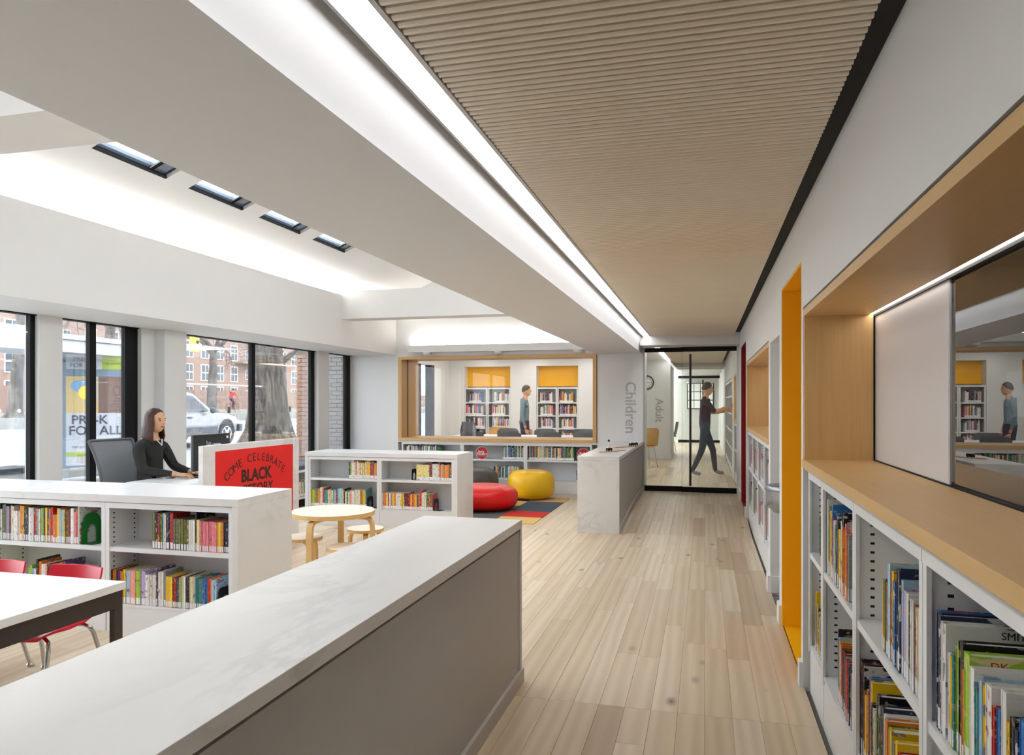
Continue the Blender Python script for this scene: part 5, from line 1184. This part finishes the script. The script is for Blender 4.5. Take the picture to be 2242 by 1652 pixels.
cab = [(-2.25, 1.0, .86), (-2.05, 1.5, .74), (-1.9, 1.66, .70), (-.2, 1.70, .70), (.1, 1.66, .70), (.95, 1.06, .84)]
mb = MB(); vs = []
for y, z, hw in cab: vs += [(-hw, y, z), (hw, y, z), (-.86, y, 1.0), (.86, y, 1.0)]
fs = [(i * 4, i * 4 + 1, i * 4 + 5, i * 4 + 4) for i in range(5)] + [(i * 4, i * 4 + 4, i * 4 + 6, i * 4 + 2) for i in range(5)] + [(i * 4 + 1, i * 4 + 5, i * 4 + 7, i * 4 + 3) for i in range(5)]
mb.add(vs, fs).build('cabin', 'car_silver', sv, True)
for nm, pl in (('front_window', [(-.42, 1.09), (-.36, 1.60), (.06, 1.58), (.68, 1.12), (.62, 1.09)]), ('rear_window', [(-1.42, 1.09), (-1.34, 1.60), (-.52, 1.62), (-.54, 1.09)]), ('quarter_window', [(-2.0, 1.12), (-1.92, 1.55), (-1.48, 1.59), (-1.52, 1.1)])):
    m = MB(); 
    for s_ in (1, -1):
        f = lambda z: .872 - (z - 1.0) * .235
        m.add([(s_ * (f(z) + .006), y, z) for y, z in pl] + [(s_ * (f(z) - .02), y, z) for y, z in pl], [tuple(range(len(pl))), tuple(range(len(pl), 2 * len(pl)))] + [(i, (i + 1) % len(pl), len(pl) + (i + 1) % len(pl), len(pl) + i) for i in range(len(pl))])
    m.build(nm, 'car_glass', sv)
MB().add([(-.66, .16, 1.62), (.66, .16, 1.62), (.78, .90, 1.12), (-.78, .90, 1.12), (-.66, .13, 1.60), (.66, .13, 1.60), (.78, .86, 1.10), (-.78, .86, 1.10)], [(0, 1, 2, 3), (4, 5, 6, 7), (0, 1, 5, 4), (2, 3, 7, 6)]).build('windscreen', 'car_glass', sv)
m = MB()
for s_ in (-1, 1):
    m.box(min(s_ * .94, s_ * .975), max(s_ * .94, s_ * .975), -.95, .98, .36, .62)
m.box(-.9, .9, 2.2, 2.36, .42, .66).box(-.9, .9, -2.4, -2.25, .42, .7); m.build('cladding', 'car_cladding', sv, bevel=.02)
for s_ in (-1, 1):
    MB().box(s_ * .95 - .02, s_ * .95 + .02, -.38, -.20, .90, .94).build('door_handle', 'car_cladding', sv); MB().ball((s_ * 1.05, .62, 1.13), (.1, .07, .1), 12, 8).build('mirror', 'car_cladding', sv, True)
    MB().tube([(s_ * .6, -1.9, 1.70), (s_ * .6, -1.7, 1.76), (s_ * .6, -.3, 1.78), (s_ * .6, -.05, 1.72)], .022, 8).build('roof_rail', 'car_cladding', sv, True)
    box('head_lamp', min(s_ * .5, s_ * .8), max(s_ * .5, s_ * .8), 2.2, 2.29, .66, .8, 'ink_white', sv)
for y in (1.42, -1.35):
    for s_ in (-1, 1):
        wl = MB().lathe([(.22, -.11), (.35, -.11), (.375, -.07), (.375, .07), (.35, .11), (.22, .11)], 28).build('tyre', 'tyre', sv, True); wl.matrix_local = Matrix.Translation((s_ * .86, y, .375)) @ Matrix.Rotation(math.pi / 2, 4, 'Y')
        rm = MB().lathe([(.2, .06), (.235, .118), (.215, .118), (.19, .08)], 28, cap=False)
        for q in range(5): a = q * 1.2566; rm.tube([(0, 0, .10), (.21 * math.cos(a), .21 * math.sin(a), .105)], [.045, .03], 6)
        rm.lathe([(.2, .03), (.2, .035)], 24); o = rm.build('rim', 'chrome', wl, True)
        if s_ < 0: o.matrix_local = Matrix.Rotation(math.pi, 4, 'X')
        ar = MB(); pts = [(s_ * .93, y + .46 * math.cos(a), .40 + .46 * math.sin(a)) for a in [math.pi * i / 12 for i in range(13)]]; ar.tube(pts, .05, 8).build('wheel_arch', 'car_silver', sv, True)
        MB().lathe([(.43, -.06), (.43, .06)], 24).build('wheel_well', 'black_plastic', sv).matrix_local = Matrix.Translation((s_ * .885, y, .41)) @ Matrix.Rotation(math.pi / 2, 4, 'Y')
# a second car far along
sv2 = copy_tree(sv); sv2.location = (-19.5, 44, gz(-19.5)); sv2['label'] = 'small distant car beyond the big tree trunk'
# ---- bus shelter
bs = thing('bus_shelter', 'glass and grey steel bus shelter with illuminated poster box on the pavement', 'bus shelter', (-11.3, 8.3, gz(-11.3) + .03))
box('roof', -.75, .75, -2.0, 4.0, 2.52, 2.60, 'ink_white', bs); box('roof_beam', .55, .68, -2.0, 4.2, 2.30, 2.50, 'silver_plastic', bs); box('roof_beam', -.68, -.55, -2.0, 4.2, 2.30, 2.50, 'silver_plastic', bs)
for y in (-1.6, .6, 3.9):
    MB().tube([(-.6, y, 0), (-.6, y, 2.5)], .045, 10).build('post', 'shelter_metal', bs, True)
for y0, y1 in ((-1.5, .5), (.7, 2.8)): box('pane', -.6, -.59, y0, y1, .25, 2.2, 'clear_glass', bs)
box('base_rail', .5, .62, -2.0, 3.2, .12, .27, 'concrete', bs)
for k in range(11): MB().lathe([(.035, 0), (.035, .004)], 12).build('dot', 'ink_white', bs).matrix_local = Matrix.Translation((-.588, -1.3 + k * .38, 1.28)) @ Matrix.Rotation(math.pi / 2, 4, 'Y')
pbx = thing('poster_box', 'blue-grey poster box with pre-school advertisement beside the bus shelter', 'poster', (-10.95, 11.2, gz(-10.9) + .05), math.radians(38))
box('case', -.62, .62, 0, .14, .05, 2.42, 'shelter_metal', pbx, .01)
hp_ = box('header_poster', -.50, .08, -.008, 0, 2.03, 2.30, 'poster_white', pbx); box('header_poster_lime', .08, .5, -.008, 0, 2.03, 2.30, 'poster_lime', pbx)
letter('lettering', 'PRE-K', .115, 'poster_ink', hp_, (-.24, -.0095, 2.215), R_NEGY); letter('lettering', 'FOR ALL', .115, 'poster_ink', hp_, (-.22, -.0095, 2.10), R_NEGY)
letter('lettering', 'nyc.gov/prek', .06, 'poster_ink', hp_, (.29, -.0095, 2.15), R_NEGY)
pt = box('main_poster', -.50, .50, -.008, 0, .25, 1.90, 'poster_white', pbx); box('picture', -.50, .0, -.010, -.008, 1.42, 1.90, 'poster_cream', pt); box('picture', -.50, .5, -.0096, -.008, 1.22, 1.42, 'poster_cream', pt); box('picture', .02, .5, -.010, -.008, 1.22, 1.90, 'poster_brown', pt)
MB().ball((-.26, -.01, 1.72), (.17, .006, .12), 14, 8).build('picture', 'poster_blue', pt); MB().ball((-.2, -.014, 1.6), (.1, .006, .13), 14, 8).build('picture', 'signal_yellow', pt); box('band', -.5, .5, -.010, -.008, .42, .5, 'poster_lime', pt)
letter('lettering', 'PRE-K', .23, 'poster_ink', pt, (-.12, -.0115, 1.09), R_NEGY, 0, .003); letter('lettering', 'FOR ALL', .23, 'poster_ink', pt, (-.02, -.0115, .89), R_NEGY, 0, .003)
letter('lettering', 'nyc.gov/prek', .08, 'poster_ink', pt, (-.2, -.0115, .60), R_NEGY)
bn2 = thing('street_bench', 'low concrete bench with dark seat edge by the bus shelter', 'bench', (-9.9, 7.2, gz(-9.9) + .03)); box('seat', -.25, .25, -1.6, 1.6, .42, .5, 'dark_frame', bn2, .01); box('block', -.22, .22, -1.55, 1.57, .12, .42, 'concrete', bn2, .01); box('plinth', -.18, .18, -1.4, 1.45, 0, .12, 'dark_frame', bn2)
# traffic lights
for lab, x, y, z, mo_ in (('yellow traffic light hanging before the pink brick house', -25, 31.7, 4.2, -3.2), ('yellow traffic light beside the big tree trunk', -25, 39.4, 4.55, 2.8)):
    tl = thing('traffic_light', lab, 'traffic light', (x, y, gz(x)))
    MB().tube([(0, mo_, 0), (0, mo_, z + .8), (0, 0, z + .9)], .05, 8).build('mast', 'steel_brushed', tl); box('head', -.17, .17, -.17, .17, z - .5, z + .5, 'signal_yellow', tl, .03)
    for k in range(3): MB().ball((.17, 0, z + .3 - .3 * k), .1, 10, 6).build('lens', 'black_plastic', tl)
# cyclist in red
cy = (-36, 50.1); bkz = gz(cy[0])
bc = thing('bicycle', 'bicycle ridden by the person in red across the street', 'bicycle', (cy[0], cy[1], bkz), math.pi / 2)
for x in (-.5, .5):
    w_ = MB().tube([(x + .33 * math.cos(a), 0, .34 + .33 * math.sin(a)) for a in [2 * math.pi * i / 24 for i in range(25)]], .018, 6); 
    for q in range(6): w_.tube([(x, 0, .34), (x + .32 * math.cos(q * 1.047), 0, .34 + .32 * math.sin(q * 1.047))], .004, 4)
    w_.build('wheel', 'black_plastic', bc, True)
MB().tube([(-.5, 0, .34), (-.05, 0, .30), (.38, 0, .82), (-.2, 0, .82), (-.05, 0, .3)], .018, 6).tube([(-.5, 0, .34), (-.2, 0, .82), (-.23, 0, .95)], .014, 6).tube([(.5, 0, .34), (.36, 0, .95), (.45, 0, 1.02)], .016, 6).build('frame', 'jacket_red', bc, True)
MB().box(-.33, -.12, -.06, .06, .94, .98).build('saddle', 'black_plastic', bc); MB().tube([(.45, -.25, 1.02), (.45, .25, 1.02)], .014, 6).build('handlebar', 'black_plastic', bc)
J = {'pelvis': (-.22, 0, 1.06, .12), 'waist': (-.15, 0, 1.2, .115), 'chest': (-.02, 0, 1.38, .13), 'upper': (.05, 0, 1.48, .1), 'neckb': (.09, 0, 1.55, .06), 'headc': (.13, 0, 1.66, .06)}
E = [('pelvis', 'waist'), ('waist', 'chest'), ('chest', 'upper'), ('upper', 'neckb'), ('neckb', 'headc')]; seg = {e: 1 for e in E}; seg[('neckb', 'headc')] = 0
for s_, S in ((-1, 'R'), (1, 'L')):
    J.update({'sh' + S: (.05, s_ * .18, 1.46, .065), 'el' + S: (.2, s_ * .24, 1.24, .045), 'wr' + S: (.4, s_ * .22, 1.07, .03), 'hip' + S: (-.18, s_ * .1, 1.0, .095), 'kn' + S: (.16 + .08 * s_, s_ * .1, .72 + .1 * s_, .064), 'an' + S: (-.02 + .1 * s_, s_ * .1, .36 + .1 * s_, .042), 'toe' + S: (.12 + .1 * s_, s_ * .1, .3 + .1 * s_, .034)})
    ee = [('upper', 'sh' + S), ('sh' + S, 'el' + S), ('el' + S, 'wr' + S), ('pelvis', 'hip' + S), ('hip' + S, 'kn' + S), ('kn' + S, 'an' + S), ('an' + S, 'toe' + S)]; E += ee
    seg.update({e: (1 if i < 3 else 2) for i, e in enumerate(ee)})
person('person', 'person in a red jacket riding a bicycle across the street', J, E, seg, (cy[0], cy[1], bkz), math.pi / 2, (.16, 0, 1.70, .118), short_hair('hair_dark'), ['skin', 'jacket_red', 'jeans_blue'], [((.41, s_ * .22, 1.06), (.5, s_ * .22, 1.02), (0, 0, 1)) for s_ in (-1, 1)])
